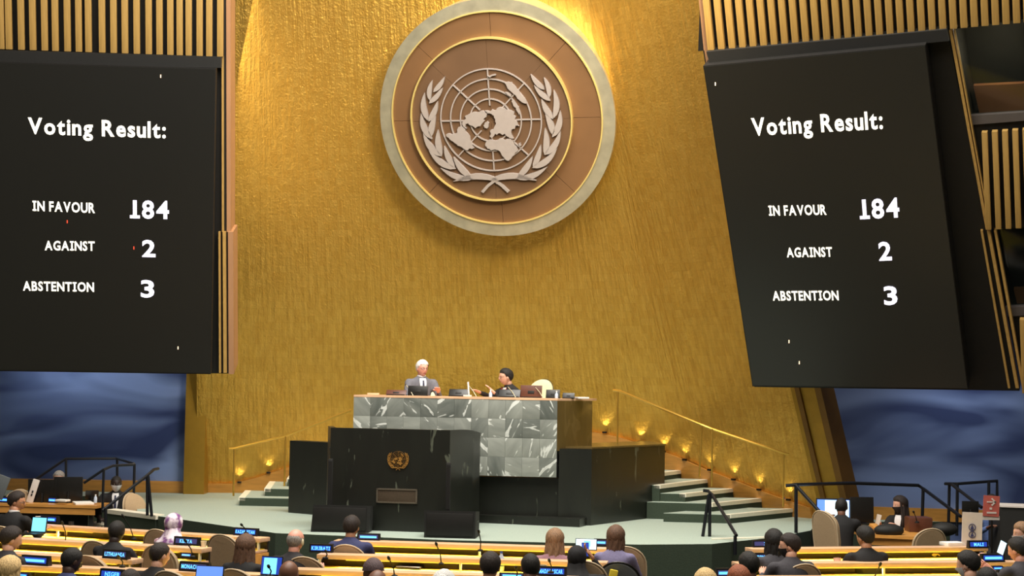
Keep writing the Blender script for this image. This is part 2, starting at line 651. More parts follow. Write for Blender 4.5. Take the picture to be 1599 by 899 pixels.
b = MB()
NU, NV = 90, 30
z0, z1 = D - .02, 10.4
uvs = []
arc = [0]
for i in range(1, NU + 1):
    arc.append(arc[-1] + (crom(WPL, (len(WPL) - 1) * i / NU) - crom(WPL, (len(WPL) - 1) * (i - 1) / NU)).length)
vs = []
for i in range(NU + 1):
    for j in range(NV + 1):
        z = z0 + (z1 - z0) * j / NV
        vs.append(wall_at((len(WPL) - 1) * i / NU, z)[0])
        uvs.append((arc[i], (z - z0) * 1.066))
fs = [(i * (NV + 1) + j, (i + 1) * (NV + 1) + j, (i + 1) * (NV + 1) + j + 1, i * (NV + 1) + j + 1) for i in range(NU) for j in range(NV)]
b.add(vs, fs)
wb = b.build('wall_back', M['gold'], sharp=180)
me = wb.data
ul = me.uv_layers.new(name='UVMap')
for lp in me.loops:
    ul.data[lp.index].uv = uvs[lp.vertex_index]
struct(wb)

# flat gold end panels, left and right of the curve
b = MB()
pl = [onz(286, 771, D), onz(318, 771.5, D)]
b.prism([pl[0], pl[1], pl[1] + Vector((0, .5, 0)), pl[0] + Vector((0, .5, 0))], (0, 0, 5.2))
struct(b.build('trim_1', M['goldpanel']))
p0, n0 = wall_at(len(WPL) - 1, D)
tg = Vector((-n0.y, n0.x, 0))
b = MB()
for (s0, s1, off, mi) in ((0.0, .1, .0, 0), (.1, .19, .03, 1), (.19, .5, .0, 0), (.5, .62, .05, 1)):
    q = []
    for s_, z in ((s0, D), (s1, D), (s1, 6.5), (s0, 6.5)):
        q.append(p0 + tg * s_ + n0 * ((z - D) * TL + off) + Vector((0, 0, z - D)))
    b.prism(q, -n0 * .3, mi)
struct(b.build('trim_2', [M['goldpanel'], M['goldseam']]))

# wooden skirting that climbs along the stairs on the backdrop
sk = []
for px, py in ((318, 770), (362, 766), (402, 754), (450, 738), (520, 718), (600, 690), (930, 684), (962, 690), (1000, 701), (1060, 722), (1110, 744), (1150, 759), (1195, 777), (1240, 793), (1270, 803)):
    sk.append(wall_hit(px, py))
sk[0] = (0.0, sk[0][1])
b = MB()
rows = []
for (t, z) in sk:
    zt = max(z + .10, D + .16)
    rows.append((wall_at(t, zt, .004)[0], wall_at(t, zt, .05)[0], wall_at(t, max(D, z - .35), .05)[0], wall_at(t, max(D, z - .35), .004)[0]))
b.loft(rows)
struct(b.build('baseboard_back', M['base']))

# ---- blue walls in the recesses under the side walls
b = MB()
y0 = pl[0].y + .25
b.box((-9.2, y0 + .1, 3.2), (7.7, .2, 5.2))
struct(b.build('wall_left', M['bluewall']))
b = MB()
b.box((-9.2, y0 - .03, D + .1), (7.7, .06, .2), bev=.012)
struct(b.build('baseboard_left', M['base']))
ra = p0 + tg * .62
ra = Vector((ra.x, ra.y, 0))
ra = ra + Vector((-.9, .9, 0))
rb = ra + Vector((8, -1.6, 0))
rn = Vector((-(rb - ra).y, (rb - ra).x, 0)).normalized()
b = MB()
b.prism([ra, rb, rb + rn * .2, ra + rn * .2], (0, 0, 5.6))
struct(b.build('wall_right', M['bluewall']))
b = MB()
q0, q1 = ra + Vector((0, 0, D)), rb + Vector((0, 0, D))
b.prism([q0, q1, q1 - rn * .06, q0 - rn * .06], (0, 0, .19))
struct(b.build('baseboard_right', M['base']))


# ---- leaning side walls with screens and slats
class Plane:
    def __init__(s, px, py, d, yaw, lean):
        s.p = at(px, py, d)
        s.t = Vector((math.cos(yaw), math.sin(yaw), 0))
        nh = Vector((s.t.y, -s.t.x, 0))
        s.u = (Vector((0, 0, 1)) + nh * lean).normalized()
        s.n = s.t.cross(s.u).normalized()
        if s.n.y > 0:
            s.n = -s.n

    def pt(s, px, py, off=0.0):
        return onpl(px, py, s.p + s.n * off, s.n)


LP = Plane(340, 345, 26.0, math.radians(4), .25)
RP = Plane(1136, 350, 23.9, math.radians(-20.5), .5)


def slab(pl_, pxs, off, th, mb=None, m=0):
    mb = mb or MB()
    mb.prism([pl_.pt(x, y, off) for x, y in pxs], -pl_.n * th, m)
    return mb


wl = slab(LP, [(-120, -70), (356, -70), (360, 583), (-120, 578)], -.22, .7).build('wall_left', M['frame'], sharp=0)
struct(wl)
# end jamb of the left side wall
slab(LP, [(353, -70), (360, -70), (360, 362), (354, 362)], -.20, .75).build('jamb', M['jamb'], wl)
slab(LP, [(356, 362), (364, 362), (365, 584), (357, 584)], -.16, .72).build('jamb', M['jamb'], wl)
slab(LP, [(346, 88), (349, 88), (349.5, 362), (346.5, 362)], -.16, .08).build('slat', M['slat'], wl)
slab(LP, [(341, 362), (344, 362), (345, 582), (342, 582)], -.12, .08).build('slat', M['slat'], wl)
slab(LP, [(347.5, 362), (352.5, 362), (354, 582), (349, 582)], -.14, .08).build('slat', M['slat'], wl)


def slats(pl_, wall, xs, ybot, ytop, wpx, off, name='slat', lower=None):
    mesh = None
    for i, x in enumerate(xs):
        yb = ybot(x)
        a = pl_.pt(x, yb, off)
        yt = ytop(x)
        # height along the plane's own up direction
        v = ray(x, yt)
        hgt = (v.z * a.y - (a.z - CZ)) / (pl_.u.z - v.z * pl_.u.y)
        w = wpx / F * a.y
        if mesh is None:
            mb = MB()
            mb.box((0, 0, hgt / 2), (w, .09, hgt), bev=.006)
            mesh = mb.mesh(name, M['slat'])
        o = link(name, mesh, wall)
        rot = Matrix((pl_.t, -pl_.n, pl_.u)).transposed().to_4x4()
        o.matrix_basis = wm(wall).inverted() @ (Matrix.Translation(a) @ rot)


lx = [-30, -13, 3, 14.7, 34, 52, 70.5, 87, 106, 123.7, 138.7, 160, 178, 195.6, 214, 232.7, 249.5, 266.4, 281, 295, 312, 327, 344]
slats(LP, wl, lx, lambda x: 76.5 + .034 * x, lambda x: -90, 9.6, -.12)
# black ledge over the left screen
slab(LP, [(-120, 75), (345, 89), (345, 106), (-120, 95)], .0, .3).build('screen_header', M['black'], wl)

# right side wall: front pieces around the two interpreters' booths
rw = MB()
slab(RP, [(1096, -70), (1680, -70), (1680, 18), (1478, 45), (1090, 80)], -.22, .5, rw)
slab(RP, [(1098, 79), (1478, 44), (1592, 610), (1178, 604)], -.22, .5, rw)
slab(RP, [(1517, 193), (1680, 178), (1680, 352), (1549, 357)], -.30, .12, rw)
slab(RP, [(1573, 492), (1680, 486), (1680, 610), (1597, 610)], -.30, .12, rw)
rw = rw.build('wall_right', M['frame'], sharp=0)
struct(rw)
slab(RP, [(1084, -70), (1097, -70), (1108, 79), (1099, 79)], -.2, .6).build('jamb', M['jamb'], rw)
slab(RP, [(1100, 79), (1106, 79), (1146, 368), (1139, 368)], -.2, .6).build('jamb', M['jamb'], rw)
rx = [1111 + 16.45 * i for i in range(35)]
slats(RP, rw, rx, lambda x: 77 - .088 * (x - 1111), lambda x: -110, 10.2, -.12)
slats(RP, rw, [1544 + 15.6 * i for i in range(8)], lambda x: 357 - (x - 1544) * .05, lambda x: 205 - (x - 1544) * .08, 8.6, -.14)
slats(RP, rw, [1601 + 15.6 * i for i in range(5)], lambda x: 612, lambda x: 497, 8.6, -.14)
for (xa, ya, xb, yb, w) in ((1482, 48, 1539, 357, 4.5), (1489, 48, 1545, 357, 2), (1541, 360, 1586, 606, 5), (1531, 360, 1574, 606, 3.5), (1552, 360, 1596, 606, 4)):
    slab(RP, [(xa, ya), (xa + w, ya), (xb + w, yb), (xb, yb)], -.16, .1).build('slat', M['slat'], rw)
slab(RP, [(1103, 81), (1478, 46), (1482, 64), (1108, 100)], -.02, .3).build('screen_header', M['black'], rw)


def booth(num, c, deep, label):
    """recessed interpreters' booth: four corner pixels tl, tr, br, bl"""
    w = MB()
    f = [RP.pt(x, y, -.3) for x, y in c]
    k = [p - RP.n * deep for p in f]
    w.add(f + k, [(4, 5, 6, 7), (0, 1, 5, 4), (1, 2, 6, 5), (2, 3, 7, 6), (3, 0, 4, 7)])
    o = w.build('window_%d' % num, M['boothd'], sharp=0)
    struct(o)
    slab(RP, c, -.33, .012).build('pane', M['glass'], o)
    return o


bo = booth(1, [(1492, 45), (1680, 18), (1680, 180), (1515, 194)], .9, '')
m_ = [(1520, 134), (1690, 126), (1690, 172), (1530, 180)]
slab(RP, m_, -.7, .1).build('booth_panel', M['booth'], bo)
slab(RP, [(1512, 181), (1680, 170), (1680, 182), (1516, 195)], -.26, .1).build('window_sill', M['boothsill'], bo)
lamp('booth_fill_light', 'POINT', RP.pt(1560, 70, -.6), (0, 0, 0), 9, (1, .85, .65), shadow_soft_size=.1)  # fill light added to brighten the terracotta panel
bo = booth(2, [(1549, 358), (1680, 353), (1680, 487), (1574, 493)], .9, '')
slab(RP, [(1583, 452), (1690, 448), (1690, 480), (1590, 482)], -.7, .1).build('booth_panel', M['booth'], bo)
slab(RP, [(1570, 480), (1680, 475), (1680, 488), (1574, 494)], -.26, .1).build('window_sill', M['boothsill'], bo)

# ================================================================== lettering
GL = {}


def glyph(ch, bold=.018):
    k = (ch, bold)
    if k not in GL:
        cu = bpy.data.curves.new('glyph', 'FONT')
        cu.body = ch
        cu.size = 1
        cu.offset = bold
        cu.resolution_u = 3
        o = bpy.data.objects.new('glyph', cu)
        COL.objects.link(o)
        dg = bpy.context.evaluated_depsgraph_get()
        me_ = bpy.data.meshes.new_from_object(o.evaluated_get(dg))
        vs_ = [tuple(v.co) for v in me_.vertices]
        fs_ = [tuple(p.vertices) for p in me_.polygons]
        bpy.data.objects.remove(o)
        bpy.data.curves.remove(cu)
        bpy.data.meshes.remove(me_)
        xs = [v[0] for v in vs_] or [0]
        if ch == 'I':      # slab-serif capital I as on the boards
            x0_, x1_ = min(xs), max(xs)
            h_ = max(v[1] for v in vs_)
            for ya, yb in ((-.018, .1), (h_ - .118, h_)):
                q = len(vs_)
                vs_ += [(x0_ - .11, ya, 0), (x1_ + .11, ya, 0), (x1_ + .11, yb, 0), (x0_ - .11, yb, 0)]
                fs_.append((q, q + 1, q + 2, q + 3))
        if ch == '1':
            lo_ = [v[0] for v in vs_ if v[1] < .06]
            xm_ = (min(lo_) + max(lo_)) / 2
            q = len(vs_)
            vs_ += [(xm_ - .2, -bold, 0), (xm_ + .2, -bold, 0), (xm_ + .2, .1, 0), (xm_ - .2, .1, 0)]
            fs_.append((q, q + 1, q + 2, q + 3))
        xs = [v[0] for v in vs_] or [0]
        GL[k] = (vs_, fs_, min(xs), max(xs))
    return GL[k]


SPANS = []


def lettering(text, bold=.018, gap=.085, space=.34):
    """flat letters: verts with width 1 and cap height 1"""
    x = 0
    V_, F_ = [], []
    SPANS.clear()
    for ch in text:
        if ch == ' ':
            x += space
            continue
        vs_, fs_, a, c = glyph(ch, bold)
        q = len(V_)
        V_ += [(v[0] - a + x, v[1]) for v in vs_]
        F_ += [tuple(i + q for i in f) for f in fs_]
        x += c - a + gap
        SPANS.append((q, len(V_)))
    wd_ = x - gap
    cap = max(v[1] for v in glyph('H', bold)[0])
    return [(v[0] / wd_, v[1] / cap) for v in V_], F_


def write(text, o, ax, ay, nrm, mb=None, bold=.018, m=0, gap=.075):
    """letters standing on a surface: origin o, ax = whole width vector, ay = cap height vector"""
    mb = mb or MB()
    V_, F_ = lettering(text, bold, gap)
    top = [o + ax * v[0] + ay * v[1] + nrm * .006 for v in V_]
    mb.add(top, F_, m)
    return mb


def vote_board(pl_, corners, label, rows_, specks):
    t = thing('voting_screen', label, 'screen', pl_.pt(*corners[3], 0) * .5 + pl_.pt(*corners[2], 0) * .5)
    slab(pl_, corners, .12, .30).build('housing', M['frame'], t, sharp=0)
    cx = sum(c[0] for c in corners) / 4
    cy = sum(c[1] for c in corners) / 4
    ins = [(cx + (x - cx) * .992, cy + (y - cy) * .994) for x, y in corners]
    dsp = slab(pl_, ins, .135, .03).build('display', M['screen'], t, sharp=0)
    for text, (xa, ya), (xb, yb), cap, mt in rows_:
        a = pl_.pt(xa, ya, .14)
        c = pl_.pt(xb, yb, .14)
        hh = pl_.u * (cap / F * a.y / pl_.u.z * .97)
        V_, F_ = lettering(text, .027, .085)
        for i0, i1 in SPANS:
            mb = MB()
            mb.add([a + (c - a) * v[0] + hh * v[1] + pl_.n * .006 for v in V_[i0:i1]], [tuple(k - i0 for k in f) for f in F_ if i0 <= f[0] < i1])
            mb.build('digit' if text.isdigit() else 'letter', M[mt], dsp, sharp=0)
    for x, y, mt in specks:
        a = pl_.pt(x, y, .14)
        MB().box(a, (.012, .012, .045)).build('lit_pixel', M[mt], dsp)
    return t


WG, BG = 'white_glow', 'blue_glow'
vote_board(LP, [(-90, 94.5), (337, 107), (329, 584), (-90, 578)], 'left black voting results screen hanging beside gold wall, its left edge cut off',
           [('Voting Result:', (44, 208), (259, 215), 25, WG), ('IN FAVOUR', (51, 328.5), (148.5, 332), 15.5, WG), ('184', (203, 339.5), (264, 341), 27.5, BG),
            ('AGAINST', (70, 390), (148, 391), 14.5, WG), ('2', (222, 400), (243, 400.5), 26, BG), ('ABSTENTION', (36, 453), (147, 455), 14.5, WG), ('3', (220, 463), (241, 463.5), 26.5, BG)],
           [(251, 119, 'speck_w'), (105, 346, 'speck_r'), (209, 387, 'speck_r'), (278, 543, 'speck_w')])
vote_board(RP, [(1098, 103), (1445, 70), (1512, 608), (1175, 603)], 'right black voting results screen tilted beside the interpreters booths',
           [('Voting Result:', (1175, 211), (1379, 200), 26, WG), ('IN FAVOUR', (1201, 336), (1291, 334.5), 15, WG), ('184', (1343, 341), (1405, 338), 29, BG),
            ('AGAINST', (1229, 401), (1300, 400), 14.5, WG), ('2', (1373, 406), (1393, 405), 28, BG), ('ABSTENTION', (1207, 468.5), (1310, 468), 14.5, WG), ('3', (1381, 475), (1402, 474), 28, BG)],
           [(1117, 131, 'speck_w'), (1232, 533, 'speck_w'), (1248, 566, 'speck_w')])

# ================================================================== emblem
# traced on a sheet of 1062 units; centre (532, 384)
LEAVES = [  # base, tip, width, bend
    ((168, 192), (252, 94), 15, .06), ((134, 264), (234, 164), 16, .06), ((122, 382), (192, 252), 18, .06), ((128, 484), (172, 342), 20, -.05),
    ((190, 612), (180, 438), 20, -.06), ((272, 690), (214, 545), 18, -.06), ((376, 757), (270, 618), 20, -.06),
    ((140, 246), (168, 116), 15, -.08), ((118, 378), (110, 196), 19, -.1), ((134, 500), (76, 328), 20, -.1),
    ((190, 614), (80, 458), 20, -.1), ((278, 698), (108, 570), 20, -.1), ((392, 765), (178, 690), 18, -.1), ((560, 772), (256, 780), 19, .09)]
LANDS = {
    'north': [(345, 405), (352, 385), (372, 372), (366, 352), (392, 340), (420, 328), (446, 330), (470, 322), (497, 326), (512, 342), (508, 360), (488, 372), (494, 385), (478, 400), (462, 420), (440, 424), (428, 432), (412, 418), (396, 412), (384, 398), (366, 402), (362, 420), (372, 434), (356, 424)],
    'greenland': [(494, 398), (512, 386), (522, 400), (518, 418), (506, 436), (492, 430), (484, 416)],
    'south': [(232, 470), (250, 464), (268, 470), (290, 466), (306, 462), (308, 440), (318, 424), (334, 416), (350, 424), (362, 440), (366, 456), (378, 470), (390, 500), (398, 530), (412, 562), (398, 568), (380, 562), (366, 576), (344, 566), (318, 548), (296, 532), (276, 516), (254, 500), (238, 486)],
    'eurasia': [(500, 320), (530, 326), (548, 312), (566, 320), (580, 306), (604, 300), (630, 304), (640, 318), (668, 320), (690, 332), (686, 350), (700, 362), (690, 382), (706, 402), (716, 424), (696, 420), (688, 440), (666, 446), (662, 462), (668, 486), (676, 504), (650, 498), (636, 490), (620, 470), (604, 478), (588, 466), (570, 476), (556, 470), (546, 486), (532, 500), (520, 488), (530, 466), (526, 448), (544, 444), (556, 424), (568, 402), (564, 376), (556, 352), (540, 340), (516, 336)],
    'africa': [(490, 530), (506, 514), (530, 508), (552, 516), (574, 512), (592, 500), (616, 512), (640, 506), (664, 514), (672, 532), (690, 556), (700, 580), (684, 592), (672, 614), (654, 632), (634, 648), (616, 642), (602, 622), (588, 600), (572, 578), (548, 572), (524, 578), (500, 566), (488, 548)],
    'australia': [(640, 142), (662, 138), (686, 142), (700, 160), (716, 186), (734, 208), (752, 232), (770, 258), (776, 280), (758, 276), (736, 262), (716, 244), (704, 222), (686, 206), (668, 190), (654, 168)],
    'islands1': [(678, 262), (690, 252), (706, 280), (722, 300), (728, 330), (720, 352), (712, 330), (704, 304), (688, 290)],
    'islands2': [(640, 204), (660, 208), (680, 222), (676, 234), (656, 222)],
    'madagascar': [(706, 536), (718, 532), (722, 550), (712, 560)],
    'zealand': [(530, 96), (556, 92), (584, 88), (586, 95), (558, 100), (546, 108)]}


def leaf_poly(bp_, tp, w, bend, n=8):
    bp_, tp = Vector(bp_), Vector(tp)
    d = tp - bp_
    nn = Vector((-d.y, d.x)).normalized()
    L_ = d.length
    a, c = [], []
    for i in range(n + 1):
        u = i / n
        ww = w * (math.sin(PI * min(1, u ** .75)) ** .8 if 0 < u < 1 else (0.12 if u == 0 else 0))
        mid = bp_ + d * u + nn * (bend * L_ * math.sin(PI * u))
        a.append(mid + nn * ww)
        c.append(mid - nn * ww)
    return a + c[-2:0:-1] if True else a


def land_poly(pts):
    rnd = random.Random(len(pts) * 7 + int(pts[0][0]))
    out = []
    for i, p in enumerate(pts):
        q = pts[(i + 1) % len(pts)]
        out.append(p)
        dx, dy = q[0] - p[0], q[1] - p[1]
        j = rnd.uniform(-.16, .16)
        out.append((p[0] + dx * .5 - dy * j, p[1] + dy * .5 + dx * j))
    return out


def emblem_parts(fn, sc, depth, mat_, parent, joined=False):
    """fn(x, y, z): emblem plane; sc = size of a sheet unit; every piece its own mesh unless joined"""
    acc = MB()

    def emit(mb, name):
        if joined:
            acc.add(mb.v, mb.f)
        else:
            mb.build(name, mat_, parent)

    def shape(poly_, name, z1=depth):
        mb = MB()
        pts = [((x - 532) * sc, -(y - 384) * sc) for x, y in poly_]
        n_ = len(pts)
        bm = bmesh.new()
        vs_ = [bm.verts.new((x, y, 0)) for x, y in pts]
        f = bm.faces.new(vs_)
        tr = bmesh.ops.triangulate(bm, faces=[f])
        bm.verts.index_update()
        tri = [[v.index for v in f.verts] for f in bm.faces]
        bm.free()
        mb.add([fn(x, y, z1) for x, y in pts], tri)
        mb.add([fn(x, y, 0) for x, y in pts] + [fn(x, y, z1) for x, y in pts], [(i, (i + 1) % n_, n_ + (i + 1) % n_, n_ + i) for i in range(n_)])
        emit(mb, name)

    for r in (330, 265, 200, 137):
        mb = MB()
        mb.ring(fn, (r + 4) * sc, (r - 4) * sc, 0, depth * .5, 72)
        emit(mb, 'parallel')
    for k in range(8):
        q = PI / 4 * k
        c, s_ = math.cos(q), math.sin(q)
        mb = MB()
        P_ = lambda r, w, z: fn((c * r - s_ * w) * sc, (s_ * r + c * w) * sc, z)
        ra_, rb_ = 95, 328
        mb.add([P_(ra_, -4, 0), P_(rb_, -4, 0), P_(rb_, 4, 0), P_(ra_, 4, 0), P_(ra_, -4, depth * .5), P_(rb_, -4, depth * .5), P_(rb_, 4, depth * .5), P_(ra_, 4, depth * .5)],
               [(4, 5, 6, 7), (0, 1, 5, 4), (1, 2, 6, 5), (2, 3, 7, 6), (3, 0, 4, 7)])
        emit(mb, 'meridian')
    for k, p in LANDS.items():
        shape(land_poly(p), 'continent')
    for lf in LEAVES:
        p = [(v[0], v[1]) for v in leaf_poly(*lf)]
        shape(p, 'olive_leaf')
        shape([(1064 - x, y) for x, y in p][::-1], 'olive_leaf')
    st = [(566, 758), (520, 776), (478, 806), (438, 848), (452, 860), (492, 818), (534, 788), (570, 774)]
    shape(st, 'olive_stem', depth * .9)
    shape([(1064 - x, y) for x, y in st][::-1], 'olive_stem', depth * .8)
    if joined:
        acc.build('emblem_relief', mat_, parent)


te, ze = wall_hit(770.5, 184)
ec, en = wall_at(te, ze, .42)
ec = at(770.5, 184, ec.y)
EX = Vector((-en.y, en.x, 0)).normalized()
EY = (Vector((0, 0, 1)) + en * TL).normalized()
EN = EX.cross(EY)
if EN.y > 0:
    EN = -EN
PXM = ec.y / F                      # metres per pixel there
efn = lambda x, y, z: ec + EX * x + EY * y + EN * (z + .16)
offx = 7 * PXM
ofn = lambda x, y, z: ec + EX * (x + offx) + EY * y + EN * z
E = thing('wall_emblem', 'large round emblem of world map and olive branches on gold wall', 'emblem', ofn(0, -189 * PXM, 0))
mb = MB()
mb.ring(ofn, 189 * PXM, 169 * PXM, -.9, .12, 128)
mb.build('outer_ring', M['ring'], E)
mb = MB()
mb.ring(ofn, 169.6 * PXM, 167.6 * PXM, -.1, .14, 128)
mb.build('gilt_band', M['ringgold'], E)


def sectors(fn, ro, ri, z0, z1, nsec, name, mt, parent, gap=.0028):
    for k in range(nsec):
        a0, a1 = 2 * PI * k / nsec, 2 * PI * (k + 1) / nsec
        n_ = 16
        vs = []
        for i in range(n_ + 1):
            q = a0 + (a1 - a0) * i / n_
            q = min(max(q, a0 + gap / ro), a1 - gap / ro)
            qi = min(max(q, a0 + min(.3, gap / max(ri, .02))), a1 - min(.3, gap / max(ri, .02)))
            vs += [fn(math.cos(q) * ro, math.sin(q) * ro, z0), fn(math.cos(q) * ro, math.sin(q) * ro, z1), fn(math.cos(qi) * ri, math.sin(qi) * ri, z1), fn(math.cos(qi) * ri, math.sin(qi) * ri, z0)]
        MB().loft([vs[4 * i:4 * i + 4] for i in range(n_ + 1)]).build(name, M[mt], parent)


sectors(ofn, 168.5 * PXM, 110 * PXM, -.05, .10, 8, 'disc_panel', 'disc', E)
mb = MB()
mb.ring(ofn, 168.5 * PXM, .01, -.3, .07, 128)
mb.build('disc_backing', M['frame'], E)
mb = MB()
mb.ring(efn, 130 * PXM, 127.6 * PXM, -.1, .04, 128)
mb.build('inner_gilt_ring', M['ringgold'], E)
sectors(efn, 128 * PXM, .05, -.12, -.003, 8, 'inner_disc_panel', 'disc2', E, .002)
mb = MB()
mb.ring(efn, 127 * PXM, .005, -.12, -.012, 64)
mb.build('inner_disc_backing', M['disc2'], E)
emblem_parts(efn, PXM / 4.085, .05, M['silver'], E)

# ================================================================== podium: plinth, marble desk, lectern, stairs
# plinth (dark marble) that carries the desk
dl, dr = at(552.5, 615, 24.75), at(870.5, 623, 24.2)
dbl = at(551, 735, 24.75)
zt = (dl.z + dr.z) / 2
zb = zt - 1.10
dl.z = dr.z = zt
ax = (dr - dl)
dn = Vector((ax.y, -ax.x, 0)).normalized()
WT = 1.83          # wing-wall top
flat = lambda p, z=D: Vector((p.x, p.y, z))
pA = onz(450, 800, D)
qa = flat(dl) - dn * .16 - ax * .02
pC = flat(dr) - dn * .16 + ax * .16
pE = onz(1037, 806, D)
dz = Vector((0, 0, WT - D))
pod = thing('podium_plinth', 'long dark green marble plinth behind lectern carrying the desk', 'podium', (qa + pC) / 2)
MB().prism([pA, qa, qa - dn * .3, pA + Vector((.1, .3, 0))], dz).build('front_panel', M['dmarble'], pod)
MB().prism([qa, pC, pC - dn * .3, qa - dn * .3], Vector((0, 0, zt - 1.12 - D))).build('recessed_panel', M['dmarble'], pod)
MB().prism([flat(dr) - dn * .06 + ax * .008, pC, pE, pE + Vector((-.1, .35, 0)), flat(dr) - dn * .5 + ax * .012], dz).build('wing_panel', M['dmarble'], pod)
zz_ = Vector((0, 0, WT - D + .004))
MB().prism([p + zz_ for p in (flat(dr) - dn * .2 + ax * .02, pC, pE + Vector((.02, 0, 0)), pE + Vector((-.15, 1.3, 0)), flat(dr) - dn * 1.6 + ax * .02)], (0, 0, .025)).build('wing_top', M['brownstone'], pod)
fl = [qa - dn * .3, flat(dr) - dn * .3, flat(dr) - dn * 1.6 + ax * .3, pE + Vector((-.2, 1.6, 0)), Vector((-2.3, 28.4, D))]
b = MB()
b.prism([p + Vector((0, 0, PZ - D - .06)) for p in fl], (0, 0, .06))
b.build('podium_floor', M['carpet'], pod, sharp=0)
b = MB()
s0, s1, s2 = onz(748, 816, D), onz(905, 823, D), onz(932, 816, D)
b.prism([s0, s1, s2, s2 + Vector((.05, .4, 0)), s0 + Vector((.05, .3, 0))], (0, 0, .11))
b.build('footing_step', M['dmarble'], pod)

# the desk of tiles: 12 columns x 4 rows on a core
desk = thing('presiding_desk', 'tall desk faced with grey green marble tiles on plinth', 'desk', Vector(((dl.x + dr.x) / 2, (dl.y + dr.y) / 2, PZ)))
core = MB()
tp = Vector((0, 0, -.03))
core.prism([dl - dn * .03 + tp, dr - dn * .03 + tp, dr - dn * .12 + tp, dl - dn * .12 + tp], (0, 0, -(1.10 - .03)))
core.build('core_panel', M['black'], desk)
rot = Matrix((ax.normalized(), -dn, Vector((0, 0, 1)))).transposed()
tw, th = ax.length / 12, (1.10 - .03) / 4
tm = MB()
tm.box((0, 0, 0), (tw - .0015, .028, th - .0015), bev=.0015)
tmesh = tm.mesh('tile', M['marble'])
for i in range(12):
    for j in range(4):
        c = dl + ax * ((i + .5) / 12) + Vector((0, 0, -.03 - th * (j + .5))) - dn * (.016 + random.uniform(0, .003))
        o = link('tile', tmesh, desk)
        o.matrix_basis = wm(desk).inverted() @ (Matrix.Translation(c) @ rot.to_4x4())
# angled right wing of bronze stone
w1 = at(924.5, 622, 24.9)
w1.z = zt
b = MB()
b.prism([dr + tp, w1 + tp, w1 - dn * .05 + tp, dr - dn * .08 + tp], (0, 0, -(zt - PZ) + .03))
b.build('side_wing', M['brownstone'], desk)
b = MB()
b.prism([dl, dr, w1, w1 - dn * .5, dr - dn * .8, dl - dn * .8], (0, 0, -.03))
b.build('desk_top', M['wood'], desk)

# lectern
lf0 = onz(513, 826, D)
lf1 = onz(700, 832, D)
lz = 1.335
lax = (lf1 - lf0)
ln = Vector((lax.y, -lax.x, 0)).normalized()
LZ = Vector((0, 0, lz))
lec = thing('lectern', 'dark green marble speaker lectern with small gold emblem', 'lectern', (lf0 + lf1) / 2)
r1 = onz(746, 819, D)
b = MB()
b.prism([lf0, lf1, lf1 - ln * .1, lf0 - ln * .1], LZ)
b.build('front_panel', M['dmarble'], lec)
b = MB()
prof = []
for k in range(9):
    u = k / 8
    p = lf1.lerp(r1, u)
    prof.append((p, lz - .0 - .07 * u ** 3))
vs = []
for p, h_ in prof:
    vs += [p, p + Vector((0, 0, h_)), p - ln * .08 + Vector((0, 0, h_)), p - ln * .08]
b.loft([vs[4 * i:4 * i + 4] for i in range(9)])
b.build('side_panel', M['dmarble'], lec)
b = MB()
l1 = lf0 + Vector((-.12, .8, 0))
b.prism([lf0, l1, l1 + ln * -.05 + Vector((.06, 0, 0)), lf0 + Vector((.07, .02, 0))], LZ)
b.build('side_panel', M['dmarble'], lec)
b = MB()
b.prism([p + Vector((0, 0, lz - .16)) for p in (lf0 - ln * .08, lf1 - ln * .08, r1 - ln * .05, l1)], (0, 0, .04))
b.build('reading_shelf', M['dmarble'], lec)
ea = at(622, 716.5, lf0.lerp(lf1, .58).y)
lfn = lambda x, y, z: ea + lax.normalized() * x + Vector((0, 0, y)) + ln * (z + .004)
emblem_parts(lfn, .29 / 940, .012, M['oldgold'], lec, joined=True)
pc = at(620, 774, lf0.lerp(lf1, .57).y)
lrot = Matrix((lax.normalized(), -ln, Vector((0, 0, 1)))).transposed()
MB().box(pc + ln * .006, (.51, .012, .155), lrot, bev=.004).build('plaque', M['plaque'], lec)
pf = MB()
for (dx, dz_, sx, sz) in ((0, .085, .55, .02), (0, -.085, .55, .02), (-.265, 0, .02, .19), (.265, 0, .02, .19)):
    pf.box(pc + lax.normalized() * dx + Vector((0, 0, dz_)) + ln * .012, (sx, .024, sz), lrot)
pf.build('plaque_frame', M['plaquef'], lec)
g = MB()
ga, gb = at(589, 688, lf0.y + .35), at(668, 689.5, lf0.y + .35)
g.tube([ga + Vector((0, 0, -.3)), ga, gb, gb + Vector((0, 0, -.3))], .012, 8)
g.build('reading_rail', M['steel'], lec)
for (px, py) in ((516, 702), (702, 703)):
    p = at(px, py, lf0.y + .1)
    m_ = MB()
    m_.tube([p + Vector((0, .02, -.06)), p + Vector((0, .02, -.01)), p + Vector((0, -.05, .03))], .012)
    m_.build('microphone_clip', M['black'], lec)

